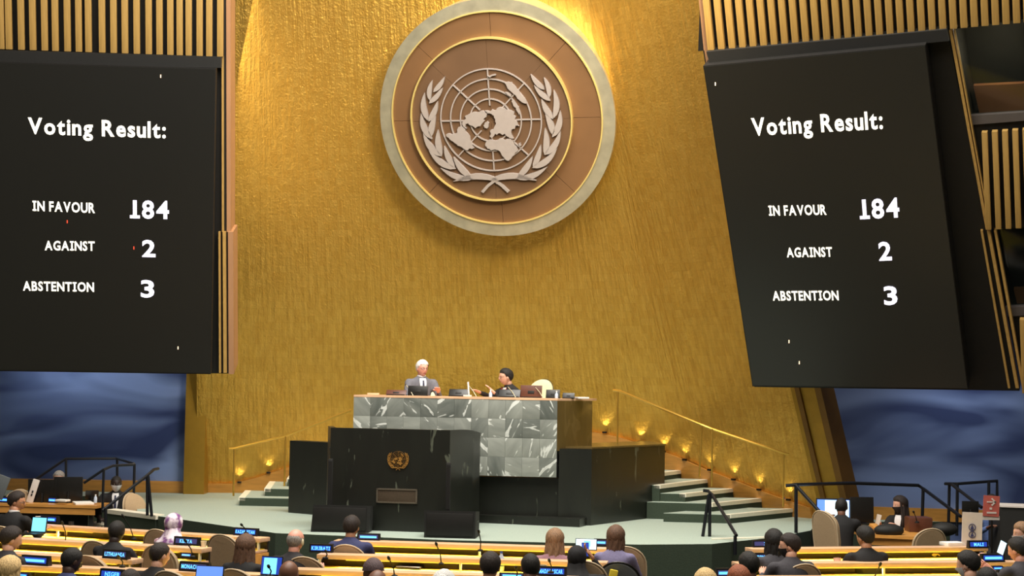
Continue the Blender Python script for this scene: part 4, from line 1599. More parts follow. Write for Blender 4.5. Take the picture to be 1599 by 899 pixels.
def person(label, px, ytop, d, yaw, floor=0.0, sk='fair', cl='black', hair='dark', style='short', lean=8, turn=0, pitch=6, gender='m', wr=None, eo=.5, group=None,
           extras=(), curl=.5, tilt=0, palm=True, face=False, rise=.868):
    H_ = at(px, ytop, d)
    la = math.radians(lean)
    # sitting height follows from where the top of the head is seen
    hz = H_.z - floor
    drop = .53 * math.cos(la) + .112 + .112
    S = max(.30, min(.64, hz - drop - .09 - (0 if style in ('bald', 'short', 'bald_ring') else .01)))
    wr = wr or ((-.15, .44, S + .42), (.15, .44, S + .42))
    vs, fs, nk, up, fw, hands = body_mesh(S, lean, wr, gender, eo)
    mb = MB()
    mb.add(vs, fs, 0)
    # trousers and shoes by height
    cen = [sum((vs[i].z for i in f)) / len(f) for f in fs]
    cy = [sum((vs[i].y for i in f)) / len(f) for f in fs]
    mb.m = [3 if z < .075 else (2 if (z < S + .17 and y > .15) or z < S + .02 else 0) for z, y in zip(cen, cy)]
    for w, dr_, sd in hands:
        hand(mb, w, dr_, sd, 1, curl, palm)
    # neck and head
    hd = Vector((0, math.sin(la * .5), math.cos(la * .5)))
    HR_ = Matrix.Rotation(math.radians(turn), 3, 'Z') @ Matrix.Rotation(-math.radians(pitch), 3, 'X') @ Matrix.Rotation(math.radians(tilt), 3, 'Y')
    hc = nk + hd * .112 + Vector((0, .034, 0))
    mb.tube([nk - up * .04, nk + hd * .03, hc + HR_ @ Vector((0, -.02, -.06))], [.058, .054, .052], 12, 1)
    hv = [hc + HR_ @ Vector(p) for p in HEADP]
    mb.add(hv, ICOF, 1)
    for sd in (-1, 1):
        e = MB()
        e.ball((sd * .074, -.008, -.012), (.010, .021, .033), 2, 1, Matrix.Rotation(sd * -.35, 3, 'Z'))
        mb.add([hc + HR_ @ Vector(p) for p in e.v], e.f, 1)
    # root below the seat
    R = Matrix.Rotation(yaw, 3, 'Z')
    top = hc + HR_ @ Vector((0, 0, .112))
    off = R @ Vector((top.x, top.y, 0))
    t = thing('person', label, 'person', (H_.x - off.x, H_.y - off.y, floor), yaw, group)
    body = mb.build('body', [cloth(cl), skin(sk), cloth('black' if cl != 'navy' else 'navy'), M['shoe']], t, world=False, sharp=180)
    HM = lambda mbx: setattr(mbx, 'v', [tuple(hc + HR_ @ Vector(p)) for p in mbx.v]) or mbx
    hm = hairm(hair)
    mv = hairline(style)
    x, y, z = ICO[:, 0], ICO[:, 1], ICO[:, 2]
    rn_ = np.sin(x * 23 + y * 7) * np.sin(z * 17 + x * 5) * .0022
    if style in ('short', 'bald_ring', 'long', 'wavy', 'bob', 'bun'):
        thick = .013 if style == 'short' else (.006 if style == 'bald_ring' else .022)
        gr = ssm(mv, -.05, .3) * (thick + .006 * np.clip(z, 0, 1) * (style == 'short')) + rn_ * (style != 'bald_ring')
        HM(patch(mv > -.04, gr + .0015)).build('hair', hm, t, world=False, sharp=180)
    if style == 'buzz':
        gr = ssm(mv, -.05, .2) * .004 + .001
        HM(patch(mv > -.04, gr)).build('hair', hm, t, world=False, sharp=180)
    if style in ('long', 'wavy', 'bob'):
        ln_ = dict(long=.40, wavy=.42, bob=.24)[style]
        NT, NA = 22, 44
        ring_ = []
        seed = px % 7
        for i in range(NT + 1):
            u = i / NT
            rr = []
            zz = .055 - ln_ * u
            for side in (1, 0):
                for j in (range(NA + 1) if side else range(NA, -1, -1)):
                    an = math.radians(-118 + 236 * j / NA)
                    wob = .004 * math.sin(j * 1.9 + seed) + .003 * math.sin(j * .9 + u * 9) + (.006 * math.sin(u * 14 + j * .8 + seed) * u if style == 'wavy' else 0)
                    spread = 1 + ((.42 if style == 'wavy' else .26) * u if style != 'bob' else .08 * math.sin(PI * u)) 
                    taper = 1 - .25 * max(0, u - .75) / .25
                    a_ = (.087 + wob) * spread * (taper if style != 'wavy' else 1)
                    b__ = (.112 + wob) * (1 + .10 * u)
                    if not side:
                        a_ -= .022 * (1 - .6 * u)
                        b__ -= .022 * (1 - .6 * u)
                    px_ = a_ * math.sin(an)
                    py_ = -b__ * math.cos(an) - .004 + (-.035 * u if style != 'bob' else 0)
                    rag = .03 * math.sin(j * 2.3 + seed) * max(0, u - .7) / .3
                    rr.append(Vector((px_, py_, zz + rag)))
            ring_.append(rr)
        lh = MB()
        lh.loft(ring_)
        HL = Matrix.Rotation(math.radians(turn), 3, 'Z')
        lh.v = [tuple(hc + HL @ Vector(p)) for p in lh.v]
        lh.build('long_hair', hm, t, world=False, sharp=60)
    if style == 'bun':
        HM(MB().ball((0, -.105, .05), (.05, .04, .045), 2)).build('bun', hm, t, world=False, sharp=180)
    if style in ('scarf',):
        op = (y > .45) & (z < .40) & (np.abs(x) < .75) & (z > -.95)
        gr = .017 + rn_
        sc_ = HM(patch(~op, gr))
        rings = []
        for u, rx_, ry_ in ((0, .082, .085), (.3, .088, .092), (.6, .12, .11), (.85, .17, .13), (1, .195, .14)):
            c = hc + (nk - up * .10 - hc) * u + Vector((0, -.005, -.02 * (1 - u)))
            rings.append([c + Vector((math.cos(2 * PI * i / 24) * rx_ * (1 + .06 * math.sin(i * 2.6)), math.sin(2 * PI * i / 24) * ry_ * (1 + .06 * math.sin(i * 1.7)), 0)) for i in range(24)])
        sc_.loft(rings)
        sc_.build('headscarf', hm, t, world=False, sharp=180)
    if style == 'cap':
        HM(patch(z > .12, .014 + .004 * np.clip(z, 0, 1))).build('cap', hm, t, world=False, sharp=180)
    # faces
    fb = MB()
    for sd in (-1, 1):
        fb.ball((sd * .028, .0715, .0), (.0125, .0095, .0085), 2, 0)
        fb.ball((sd * .028, .0795, .0), (.0052, .0035, .0058), 1, 1)
        HM(fb).build('eye', [M['eyew'], M['eyed']], t, world=False, sharp=180)
        fb = MB()
    for sd in (-1, 1):
        br_ = MB()
        br_.tube([(sd * .014, .086, .0175), (sd * .03, .083, .0225), (sd * .046, .072, .017)], [.003, .0036, .002], 6)
        HM(br_).build('eyebrow', hm if style not in ('scarf', 'bald', 'cap') else hairm('dark'), t, world=False, sharp=180)
    lp2 = MB()
    lp2.tube([(-.022, .0775, -.066), (-.008, .0865, -.062), (0, .087, -.0635), (.008, .0865, -.062), (.022, .0775, -.066)], [.002, .0036, .003, .0036, .002], 6)
    lp2.tube([(-.019, .078, -.069), (0, .0865, -.0725), (.019, .078, -.069)], [.002, .0042, .002], 6)
    HM(lp2).build('lips', pm('lips', (150, 88, 80), .45) if 'lips' not in M else M['lips'], t, world=False, sharp=180)
    for ex in extras:
        if ex in ('maskw', 'maskb'):
            mk = (y > .18) & (z < -.08) & (z > -.97)
            HM(patch(mk, .010 + .004 * np.clip(y, 0, 1))).build('face_mask', M[ex], t, world=False, sharp=180)
            lo_ = MB()
            for sd in (-1, 1):
                lo_.tube([(sd * .070, .02, -.03), (sd * .082, -.01, .012), (sd * .080, -.03, -.01), (sd * .068, .015, -.055)], .0022, 5)
            HM(lo_).build('ear_loops', M[ex], t, world=False)
        if ex == 'glasses':
            gl = MB()
            for sd in (-1, 1):
                gl.tube([(sd * .030 + .021 * math.cos(q), .094 - .008 * abs(math.cos(q)) * (1 if math.cos(q) * sd > 0 else 0), .0 + .016 * math.sin(q)) for q in [2 * PI * i / 16 for i in range(17)]], .0022, 5)
                gl.tube([(sd * .051, .087, .004), (sd * .080, .0, .006)], .002, 5)
            gl.tube([(-.009, .095, .004), (.009, .095, .004)], .002, 5)
            HM(gl).build('glasses', M['lens'], t, world=False)
        if ex == 'earpiece':
            HM(MB().ball((.083, -.008, -.012), (.012, .02, .034), 2)).build('earpiece', M['cream'], t, world=False)
        if ex == 'collar':
            cb = MB()
            rings = []
            for q_, r_ in ((-.045, .07), (.012, .063), (.014, .058), (-.045, .06)):
                c = nk + up * q_
                rings.append([c + Vector((math.cos(2 * PI * i / 20) * r_, 0, 0)) + fw * (math.sin(2 * PI * i / 20) * r_) for i in range(20)])
            cb.loft(rings)
            cb.build('shirt_collar', M['shirt'], t, world=False)
        if ex in ('shirt', 'shirt_tie'):
            sp = MB()
            gy = lambda q: .142 - .02 * abs(q - .3) if q < .4 else .142 - (q - .4) * .62
            L__ = []
            for q, w_ in ((.16, .004), (.26, .022), (.34, .038), (.42, .050), (.47, .052), (.505, .045)):
                c = nk - up * (.53 - q)
                yy_ = np.interp(q, [.1, .2, .32, .40, .455, .49, .52], [.125, .125, .128, .127, .112, .092, .075])
                L__.append([c + fw * yy_ + Vector((s_ * w_, 0, 0)) + (fw * -.012 if abs(s_) == 1 else Vector()) for s_ in (-1, 0, 1)])
            vs_ = [p for r in L__ for p in r]
            sp.add(vs_, [(3 * i + j, 3 * i + j + 1, 3 * i + j + 4, 3 * i + j + 3) for i in range(5) for j in (0, 1)])
            sp.build('shirt_front', M['shirt'], t, world=False)
            if ex == 'shirt_tie':
                tb = MB()
                pts = [nk - up * (.53 - q) + fw * (np.interp(q, [.1, .2, .32, .40, .455, .49], [.125, .125, .128, .127, .112, .094]) + .006) for q in (.18, .22, .34, .44, .475)]
                for i in range(4):
                    w0, w1_ = (.004, .021, .018, .012, .013)[i], (.004, .021, .018, .012, .013)[i + 1]
                    X1 = Vector((1, 0, 0))
                    tb.add([pts[i] - X1 * w0, pts[i] + X1 * w0, pts[i + 1] + X1 * w1_, pts[i + 1] - X1 * w1_], [(0, 1, 2, 3)])
                tb.build('tie', M['tie'], t, world=False)
        if ex == 'lanyard':
            lb = MB()
            for sd in (-1, 1):
                pts = []
                for q, xx in ((.50, .06), (.46, .065), (.40, .055), (.30, .03), (.20, .004)):
                    pts.append(nk - up * (.53 - q) + fw * (np.interp(q, [.1, .2, .32, .40, .455, .50], [.13, .13, .132, .131, .115, .08]) + .004) + Vector((sd * xx, 0, 0)))
                lb.tube(pts, .005, 6)
            lb.build('lanyard', M['lanyard'], t, world=False)
    return t


M['lips'] = pm('lips', (150, 88, 80), .45)
seat_group = None
PEOPLE = {}
wr_low = lambda a: ((-.14, .36, a), (.14, .36, a))
# --- at the presiding desk
person('white-haired man in grey suit seated left behind the marble desk', 660, 563, 25.35, PI + .35, PZ, 'pink', 'grey', 'white', 'short', 4, 12, 3, extras=('shirt_tie', 'glasses', 'collar'), wr=((-.16, .36, .80), (.16, .36, .80)))
person('short-haired woman in black leaning forward seated right behind marble desk', 789, 576, 25.2, PI - 1.0, PZ, 'fair', 'black', 'black', 'short', 16, -12, 4, gender='f', extras=('lanyard', 'glasses', 'shirt'), wr=((-.1, .46, .80), (.05, .62, .80)), curl=.25)
# --- officials, left and right
person('man in white face mask and black suit seated at left officials table end', 182, 742, 26.4, PI + .1, 0, 'deep', 'black', 'black', 'buzz', 5, 14, 4, extras=('maskw', 'shirt_tie'), wr=((-.17, .30, .62), (.20, .26, .60)), eo=.8)
person('person almost hidden behind black monitors, only grey hair showing', 92, 736, 27.2, PI, 0, 'fair', 'dusk', 'grey', 'short', 6)
person('man in black seated facing the bright monitor, seen from behind', 1314, 776, 23.0, -.15, .1, 'brown', 'black', 'black', 'buzz', 6, -6, wr=((-.15, .44, .86), (.20, .40, .80)))
person('woman with long dark hair and black mask at right officials table', 1404, 774, 24.3, PI - .75, 0, 'fair', 'black', 'dark', 'long', 5, -28, 6, gender='f', extras=('maskb', 'shirt'), wr=((-.16, .40, .84), (.14, .40, .84)))
person('person in blue shirt standing behind the red arrow sign', 1549, 770, 23.6, PI, 0.0, 'brown', 'denim', 'black', 'buzz', 2, 0)
# --- left block
person('man with glasses and white collar in black suit at left edge', 29, 768, 20.5, YL - .1, 0, 'tan', 'black', 'dark', 'short', 5, -62, 8, extras=('glasses', 'collar'), wr=((-.12, .42, .86), (.10, .46, .9)))
person('person in black seen from behind at the Lithuania nameplate', 184, 811, 18.2, YL, 0, 'deep', 'black', 'black', 'buzz', 8, 0)
person('woman in pink and white headscarf at the Kenya nameplate', 273, 801, 19.6, YL, 0, 'brown', 'pink', 'scarf', 'scarf', 6, -12, gender='f')
person('balding man in dark suit at lower left, head turned right', 22, 823, 16.8, YL, 0, 'fair', 'charcoal', 'dark', 'short', 10, -38, 12)
person('blond person at the bottom left corner', 17, 868, 14.3, YL, 0, 'fair', 'dusk', 'blond', 'bob', 8, -5, gender='f')
person('dark-skinned man in blue suit looking down at lower left', 118, 853, 15.5, YL, 0, 'dark', 'blue', 'black', 'buzz', 12, -25, 16)
person('bearded man with cropped hair in black suit beside Monaco nameplate', 253, 845, 16.0, YL, 0, 'fair', 'black', 'dark', 'buzz', 10, -22, 10)
person('person in mauve at bottom left beside the Niger nameplate, only head top showing', 205, 886, 14.2, YL, 0, 'brown', 'dusk', 'dark', 'buzz', 8)
person('woman with long wavy brown hair in black, left block aisle end', 385, 834, 17.2, YL + .15, 0, 'fair', 'black', 'brown', 'wavy', 8, -5, gender='f')
# --- centre block
person('bald man with white earpiece in black suit at Kiribati nameplate', 463, 826, 17.2, YC - .1, 0, 'pink', 'charcoal', 'grey', 'bald_ring', 8, -8, extras=('earpiece',))
person('man in navy suit in front row facing the lectern', 550, 806, 18.7, YC, 0, 'tan', 'navy', 'dark', 'short', 8, -6)
person('bald brown-skinned person at bottom edge below bald man with earpiece', 452, 875, 14.0, YC, 0, 'brown', 'charcoal', 'black', 'bald', 8)
person('person in dark cap at bottom edge, left of centre', 583, 871, 14.6, YC, 0, 'brown', 'dusk', 'cap', 'cap', 8, 20)
person('person low at bottom edge right in front of dark cap', 590, 889, 13.4, YC, 0, 'brown', 'dusk', 'cap', 'bald', 8)
person('white-haired person at bottom edge of centre block', 694, 890, 13.4, YC, 0, 'fair', 'grey', 'white', 'bun', 6, gender='f')
person('dark-haired man in grey jacket at bottom centre', 766, 863, 14.9, YC, 0, 'tan', 'grey', 'dark', 'short', 8, 4)
person('man with cropped black hair behind Madagascar nameplate', 828, 862, 14.9, YC, 0, 'brown', 'darkgrey', 'black', 'buzz', 8, 20, 8)
person('woman with long blond-brown hair in front row of centre block', 867, 825, 18.3, YC, 0, 'fair', 'rose', 'light', 'wavy', 8, 2, gender='f')
PW = person('person in black headscarf leaning over and holding up a phone', 902, 851, 17.0, YC, 0, 'tan', 'black', 'blackscarf', 'scarf', 20, -6, 14, gender='f', wr=((-.05, .40, .95), (.13, .38, 1.04)), palm=False)
person('woman with smooth dark brown hair in lilac top at front row end', 962, 820, 18.3, YC - .1, 0, 'fair', 'lilac', 'brown', 'bob', 8, 4, gender='f')
# --- right block
person('blond person at bottom edge by the right aisle', 1101, 889, 13.6, YR, 0, 'fair', 'charcoal', 'blond', 'short', 8)
person('red-haired person at bottom edge, right of blond head', 1153, 884, 13.8, YR, 0, 'pink', 'charcoal', 'red', 'short', 8)
person('person with black hair in front of the Tonga nameplate', 1168, 863, 15.6, YR, 0, 'brown', 'black', 'black', 'short', 10, 10)
person('person with thick black hair in front row of right block', 1208, 826, 17.9, YR, 0, 'brown', 'darkgrey', 'black', 'bob', 6)
person('man in grey suit with black mask turned sideways to the left', 1231, 834, 17.3, YR, 0, 'fair', 'darkgrey', 'dark', 'short', 8, 62, 6, extras=('maskb',))
person('dark-haired man in black suit seen from behind in right front row', 1349, 822, 18.5, YR, 0, 'tan', 'black', 'black', 'short', 6, 18, 8)
person('dark-haired person bowing at the right block third row', 1508, 861, 15.6, YR, 0, 'fair', 'charcoal', 'black', 'short', 12, 40, 10, extras=('maskw',))
person('brown bald person at bottom right beside lowest nameplate', 1540, 883, 14.2, YR, 0, 'brown', 'charcoal', 'black', 'buzz', 8)
person('brown-haired person with white mask facing left at right edge', 1594, 816, 19.6, YR + .9, 0, 'fair', 'black', 'light', 'short', 6, 30, 8, extras=('maskw',))
PP = person('black-haired person in dark grey jacket holding phone at right edge', 1586, 840, 17.0, YR + .2, 0, 'pink', 'darkgrey', 'black', 'short', 10, 20, 12, wr=((-.30, .42, .98), (-.06, .44, .96)), palm=False)
chair('cream', tuple(at(826, 597, 25.8) + Vector((.02, .25, 0)))[:2] + (PZ,), PI - .6, 'cream leather chair of the woman at the marble desk', None)
chair('cream', tuple(at(658, 600, 25.75))[:2] + (PZ - .12,), PI, 'cream leather chair of the white-haired man at the desk', None)

# ================================================================== nameplates, microphones, screens, papers
def plate(px, py, w, h, z, rz, text, label, side='c', dim=False, d=None, group='lit blue nameplates'):
    """px, py: centre of the plate's foot"""
    p = onz(px, py, z) if d is None else at(px, py, d)
    s_ = p.y / F
    w_, h_ = w * s_, h * s_
    t = thing('nameplate', label, 'nameplate', p, rz, group)
    mb = MB()
    mb.prism([(-w_ / 2, -.035, 0), (-w_ / 2, -.022, h_), (-w_ / 2, .015, h_), (-w_ / 2, .03, 0)], (w_, 0, 0))
    mb.build('housing', M['plate'], t, world=False, sharp=20)
    dw, dh = w_ * .84, h_ * .56
    e = .006
    yy = lambda z_: -.035 + .013 * z_ / h_ - .003
    za, zb_ = h_ * .24, h_ * .24 + dh
    f = MB()
    f.prism([(-dw / 2, yy(za), za), (dw / 2, yy(za), za), (dw / 2, yy(zb_), zb_), (-dw / 2, yy(zb_), zb_)], (0, .002, 0))
    dsp = f.build('display', M['lcddim' if dim else 'lcd'], t, world=False)
    if text:
        tw_ = min(dw * .94, len(text) * dh * .62)
        x0_ = -tw_ / 2 + (0 if side == 'c' else (-.5 if side == 'l' else .5) * (dw - tw_) * .9)
        zc = za + dh * .14
        o0 = Vector((x0_, yy(zc) - .001, zc))
        lb_ = write(text, o0, Vector((tw_, 0, 0)), Vector((0, .013 / h_ * dh * .72, dh * .72)), Vector((0, -.5, 0)), bold=.03, gap=.09)
        lb_.build('lettering', M['lcdtext'], dsp, world=False, sharp=0)
    else:
        g_ = MB()
        g_.box((0, yy(h_ * .5) - .002, h_ * .5), (dw * .86, .002, dh * .5))
        g_.build('blurred_line', M['lcdtext'], dsp, world=False)
    return t


PL = 'lit blue nameplates'
plate(385, 836, 43, 12, SH, YL, 'KAZAKHSTAN', 'blue lit nameplate reading KAZAKHSTAN on front left desk')
plate(293, 851, 46, 13, SH, YL, 'KENYA', 'blue lit nameplate reading KENYA below pink headscarf', 'c', True)
plate(182, 872, 47, 14, SH, YL, 'LITHUANIA', 'blue lit nameplate reading LITHUANIA on third left desk', 'c', True)
plate(57, 882, 52, 15, SH, YL, '', 'wide blue lit nameplate with blurred name at lower left')
plate(305, 892, 54, 15, SH, YL, 'MONACO', 'blue lit nameplate reading MONACO behind blue laptop', 'l', True)
plate(176, 904, 42, 16, SH, YL, 'NIGER', 'blue lit nameplate reading NIGER at the bottom edge', 'r')
plate(293, 869.5, 20, 7, WS + .02, YL, '', 'small blue display lying on second left desk end')
plate(8, 784.5, 20, 9, .82, YL, '', 'blue display on officials table at left edge')
plate(83, 785, 15, 9, .82, YL, '', 'small blue display before monitors on officials table')
plate(77, 816, 36, 11, SH, YL, '', 'blue lit nameplate behind the cyan laptop at left')
plate(38, 900, 22, 6, SH, YL, '', 'blue strip display at bottom left corner')
plate(576, 843, 36, 10.5, SH, YC, '', 'dark nameplate beside man in navy suit, its left end lit', 'l', True)
plate(502, 862, 37, 13, SH, YC, 'KIRIBATI', 'blue lit nameplate reading KIRIBATI beside bald man')
plate(862, 899, 46, 15, SH, YC, 'MADAGASCAR', 'blue lit nameplate reading MADAGASCAR at bottom centre', 'l')
plate(800, 901, 40, 7, SH, YC, '', 'dark nameplate edge at bottom between two dark heads', 'c', True)
plate(938, 852, 21, 11, SH, YC, '', 'dark nameplate with lit right end left of brown-haired woman', 'r', True)
plate(1186, 854, 24, 11, SH, YR, 'I', 'dark nameplate with one lit stroke on front right desk', 'r', True)
plate(1183, 876, 48, 13, SH, YR, 'TONGA', 'blue lit nameplate reading TONGA on second right desk', 'r', True)
plate(1184, 895, 12, 6, SH - .1, YR, '', 'tiny blue display below the Tonga nameplate')
plate(1128, 901, 22, 14, SH, YR, '', 'dark nameplate at bottom between blond and red heads', 'r', True)
plate(1526, 855.5, 34, 12, SH, YR, 'MALI', 'short blue nameplate below the white sign at right')
plate(1549, 877, 40, 13, SH, YR, '', 'blue lit nameplate with blurred name below phone at right')
plate(1573, 903, 36, 14, SH, YR, '', 'bright blue nameplate at the bottom right edge')
plate(1556, 890, 18, 7, SH, YR, '', 'small blue display above the bottom right nameplate')


def mic(px0, y0, px1, y1, d, label):
    a, c = at(px1, y1, d), at(px0, y0, d - .12)
    t = thing('gooseneck_microphone', label, 'microphone', a, 0, 'gooseneck microphones on the desks')
    m1 = a.lerp(c, .5) + Vector((.012, .03, 0))
    MB().tube([a, m1, c], .006, 8).build('gooseneck', M['black'], t)
    dv = (c - m1).normalized()
    MB().tube([c - dv * .01, c, c + dv * .03, c + dv * .045], [.008, .014, .014, .007], 10).build('capsule', M['black'], t)
    MB().lathe(a - Vector((0, 0, .01)), [(.03, 0), (.03, .015), (.012, .025)], 14).build('base', M['black'], t)


for m_ in ((193, 807, 209, 841, 19.9, 'microphone rising beside person in black at the left block'), (378, 820, 384, 832, 19.5, 'microphone behind the Kazakhstan nameplate'),
           (748, 831, 750, 859, 19.0, 'tall microphone in front row, centre'), (682, 851, 689, 880, 17.7, 'microphone between two white earphones, second row centre'),
           (608, 873, 616, 899, 16.2, 'microphone right of the dark cap'), (806, 887, 806, 903, 16.0, 'microphone between two dark heads at bottom centre'),
           (858, 876, 860, 893, 16.3, 'microphone beside the metal flask'), (1374, 882, 1364, 903, 16.7, 'microphone in third row of the right block'),
           (98, 818, 102, 846, 19.2, 'microphone beside the cups on left desk'), (509, 861, 508, 871, 17.4, 'microphone in front of the Kiribati nameplate'),
           (290, 845, 301, 869, 18.1, 'bent microphone in front of the Kenya nameplate'), (1427, 800, 1432, 815, 23.4, 'microphone on right officials table'),
           (1146, 884, 1147, 893, 16.5, 'microphone by red-haired head at right block'), (186, 870, 191, 884, 16.3, 'microphone in front of the Lithuania nameplate'),
           (420, 885, 421, 899, 15.0, 'microphone before the narrow bright laptop')):
    mic(*m_)


def screen_thing(name, label, cat, px, py, w, h, d, rz, mats_, base='stand', tilt=.18, back=False, group=None):
    """px, py centre of the foot; lit face towards -y of its own frame"""
    p = at(px, py, d)
    s_ = d / F
    w_, h_ = w * s_, h * s_
    t = thing(name, label, cat, p, rz, group)
    R = Matrix.Rotation(-tilt, 3, 'X')
    hs = MB()
    hs.box(Vector((0, 0, .015 + h_ / 2)) if tilt == 0 else R @ Vector((0, 0, h_ / 2)) + Vector((0, 0, .015)), (w_, .018, h_), R, bev=.005)
    hb = hs.build('housing' if base == 'stand' else 'lid', M['blackgloss'], t, world=False)
    if mats_:
        f = MB()
        f.box(R @ Vector((0, -.0105, h_ / 2)) + Vector((0, 0, .015)), (w_ * .93, .004, h_ * .88), R)
        dsp = f.build('display', M[mats_[0]], t, world=False)
        for (mt, x0_, x1_, z0_, z1_) in mats_[1:]:
            MB().box(R @ Vector(((x0_ + x1_) / 2 * w_, -.0135, (z0_ + z1_) / 2 * h_)) + Vector((0, 0, .015)), ((x1_ - x0_) * w_, .003, (z1_ - z0_) * h_), R).build('window_panel', M[mt], dsp, world=False)
    if base == 'stand':
        MB().tube([(0, .03, .0), (0, .02, h_ * .5)], .02, 8).build('stand', M['blackgloss'], t, world=False)
        MB().box((0, .03, .006), (w_ * .45, .16, .012), bev=.004).build('foot', M['blackgloss'], t, world=False)
    elif base == 'keyboard':
        kb = MB().box((0, -.115, .008), (w_, .22, .016), bev=.005).build('keyboard_base', M['blackgloss'], t, world=False)
        k_ = MB()
        for r_ in range(4):
            for c_ in range(10):
                k_.box(((c_ - 4.5) * w_ * .085, -.05 - r_ * .025, .0175), (w_ * .07, .02, .004))
        k_.build('keys', M['frame'], t, world=False)
    return t


screen_thing('laptop', 'laptop with cyan screen beside man with glasses at left', 'laptop', 60, 833, 26, 24, 20.1, YL + .1, ['scr_cyan'], 'keyboard')
screen_thing('laptop', 'laptop with plain blue screen below Monaco nameplate', 'laptop', 327, 906, 46, 20, 15.4, YL + .2, ['scr_blue'], 'keyboard')
screen_thing('laptop', 'dark laptop with narrow cyan window beside long-haired woman', 'laptop', 423, 901, 36, 30, 16.0, YL + .1, ['lcd', ('scr_cyan', -.36, .25, .08, .9)], 'keyboard')
screen_thing('tablet', 'tablet with bright cyan page in front row', 'tablet', 915, 861, 34, 18, 18.6, YC, ['scr_white', ('scr_cyan', -.1, .2, .3, .8)], 'prop', .25)
screen_thing('monitor', 'monitor with bright white document on right officials table', 'monitor', 1301, 816, 53, 36, 23.9, -.1, ['scr_blue', ('scr_white', -.24, .45, .06, .92)], 'stand', .05)
screen_thing('monitor', 'black monitor right of the bright monitor', 'monitor', 1346, 818, 38, 40, 23.7, .15, None, 'stand', .05)
screen_thing('monitor', 'black monitor seen from behind on left officials table, left one', 'monitor', 66, 789, 46, 39, 26.2, PI - .1, ['screen'], 'stand', .05)
screen_thing('monitor', 'black monitor seen from behind on left officials table, right one', 'monitor', 106, 789, 44, 43, 26.2, PI + .1, ['screen'], 'stand', .05)
screen_thing('desk_phone', 'small black desk telephone right of the two monitors', 'telephone', 143, 781, 20, 16, 26.2, PI + .3, None, 'stand', .5)
screen_thing('monitor', 'black monitor under the white sign edge at right officials table', 'monitor', 1515, 806, 26, 22, 23.6, PI, None, 'stand', .02)

# items along the top of the marble desk
dy = lambda x: 24.75 + (24.2 - 24.75) * (x - 552) / 318 + .32
dtop = lambda x: 614.8 + (622.5 - 614.8) * (x - 552) / 318


def desk_screen(name, label, x0_, x1_, yt, tilt=.35, mt=None, dd=0):
    xc = (x0_ + x1_) / 2
    d_ = dy(xc) + dd
    p = at(xc, dtop(xc), d_)
    hgt = (dtop(xc) - yt) / F * d_
    w_ = (x1_ - x0_) / F * d_
    t = thing(name, label, 'monitor', (p.x, p.y, zt), math.atan2(ax.y, ax.x))
    R = Matrix.Rotation(-tilt, 3, 'X')
    MB().box(R @ Vector((0, 0, hgt / 2)), (w_, .02, hgt * 1.05), R, bev=.005).build('back_shell', M['blackgloss' if mt is None else mt], t, world=False)
    MB().box(R @ Vector((0, .012, hgt / 2)), (w_ * .9, .004, hgt * .9), R).build('display', M['lcd'], t, world=False)
    MB().box(R @ Vector((0, -.012, hgt * .45)), (w_ * .3, .006, hgt * .25), R, bev=.002).build('hinge_cover', M['frame'], t, world=False)
    MB().box((0, .06, .008), (w_ * .9, .14, .016), bev=.004).build('base', M['blackgloss'], t, world=False)


desk_screen('low_monitor', 'low black screen at left end of the marble desk', 602, 634, 607, .6, 'wine')
desk_screen('laptop', 'black laptop lid in front of white-haired man on desk', 636, 668, 602, .2)
desk_screen('low_monitor', 'low black screen in the middle of the marble desk', 700, 731, 606.5, .5)
desk_screen('low_monitor', 'low black screen with white edge in front of woman on desk', 778, 812, 607.5, .5)
desk_screen('laptop', 'tall dark brown laptop lid right of the woman on desk', 812, 846, 602.5, .15, 'wine', .06)
desk_screen('low_monitor', 'small black screen near right end of marble desk', 852, 874, 609, .3)
desk_screen('low_monitor', 'tiny black desk unit at right end of marble desk', 878, 897, 614, .4)


def simple(name, label, cat, mb, mt, group=None):
    return tag(mb.build(name, M[mt] if isinstance(mt, str) else [M[m] for m in mt]), label, cat, group)


def dpt(x, dd=0.0):
    p = at(x, dtop(x), dy(x) + dd)
    return Vector((p.x, p.y, zt))


p = dpt(583)
simple('wooden_block', 'pale wooden block at left corner of marble desk', 'block', MB().box(p + Vector((0, 0, .014)), (.17, .1, .028), bev=.006), 'wood')
p = dpt(730)
t = thing('document_stand', 'thin white upright stand in middle of marble desk', 'stand', p)
MB().box(p + Vector((0, .02, .012)), (.12, .1, .024), bev=.004).build('base', M['signw'], t)
MB().box(p + Vector((.012, .02, .11)), (.022, .012, .2), Matrix.Rotation(-.08, 3, 'Y'), bev=.003).build('upright', M['paper'], t)
for x, lab in ((766, 'white bottle in front of woman on marble desk'), (869, 'small white bottle beside small screen at desk right end')):
    p = dpt(x, -.05)
    t = thing('bottle', lab, 'bottle', p)
    MB().lathe(p, [(.022, 0), (.024, .01), (.024, .055), (.01, .078), (.01, .09)], 16).build('body', M['bottlew'], t)
    MB().lathe(p + Vector((0, 0, .09)), [(.012, 0), (.012, .016)], 12).build('cap', M['paper'], t)
p = dpt(909)
simple('paper_stack', 'pinkish papers at right end of marble desk', 'papers', MB().box(p + Vector((0, .1, .012)), (.16, .22, .024), Matrix.Rotation(.2, 3, 'Z'), bev=.003), 'paper')
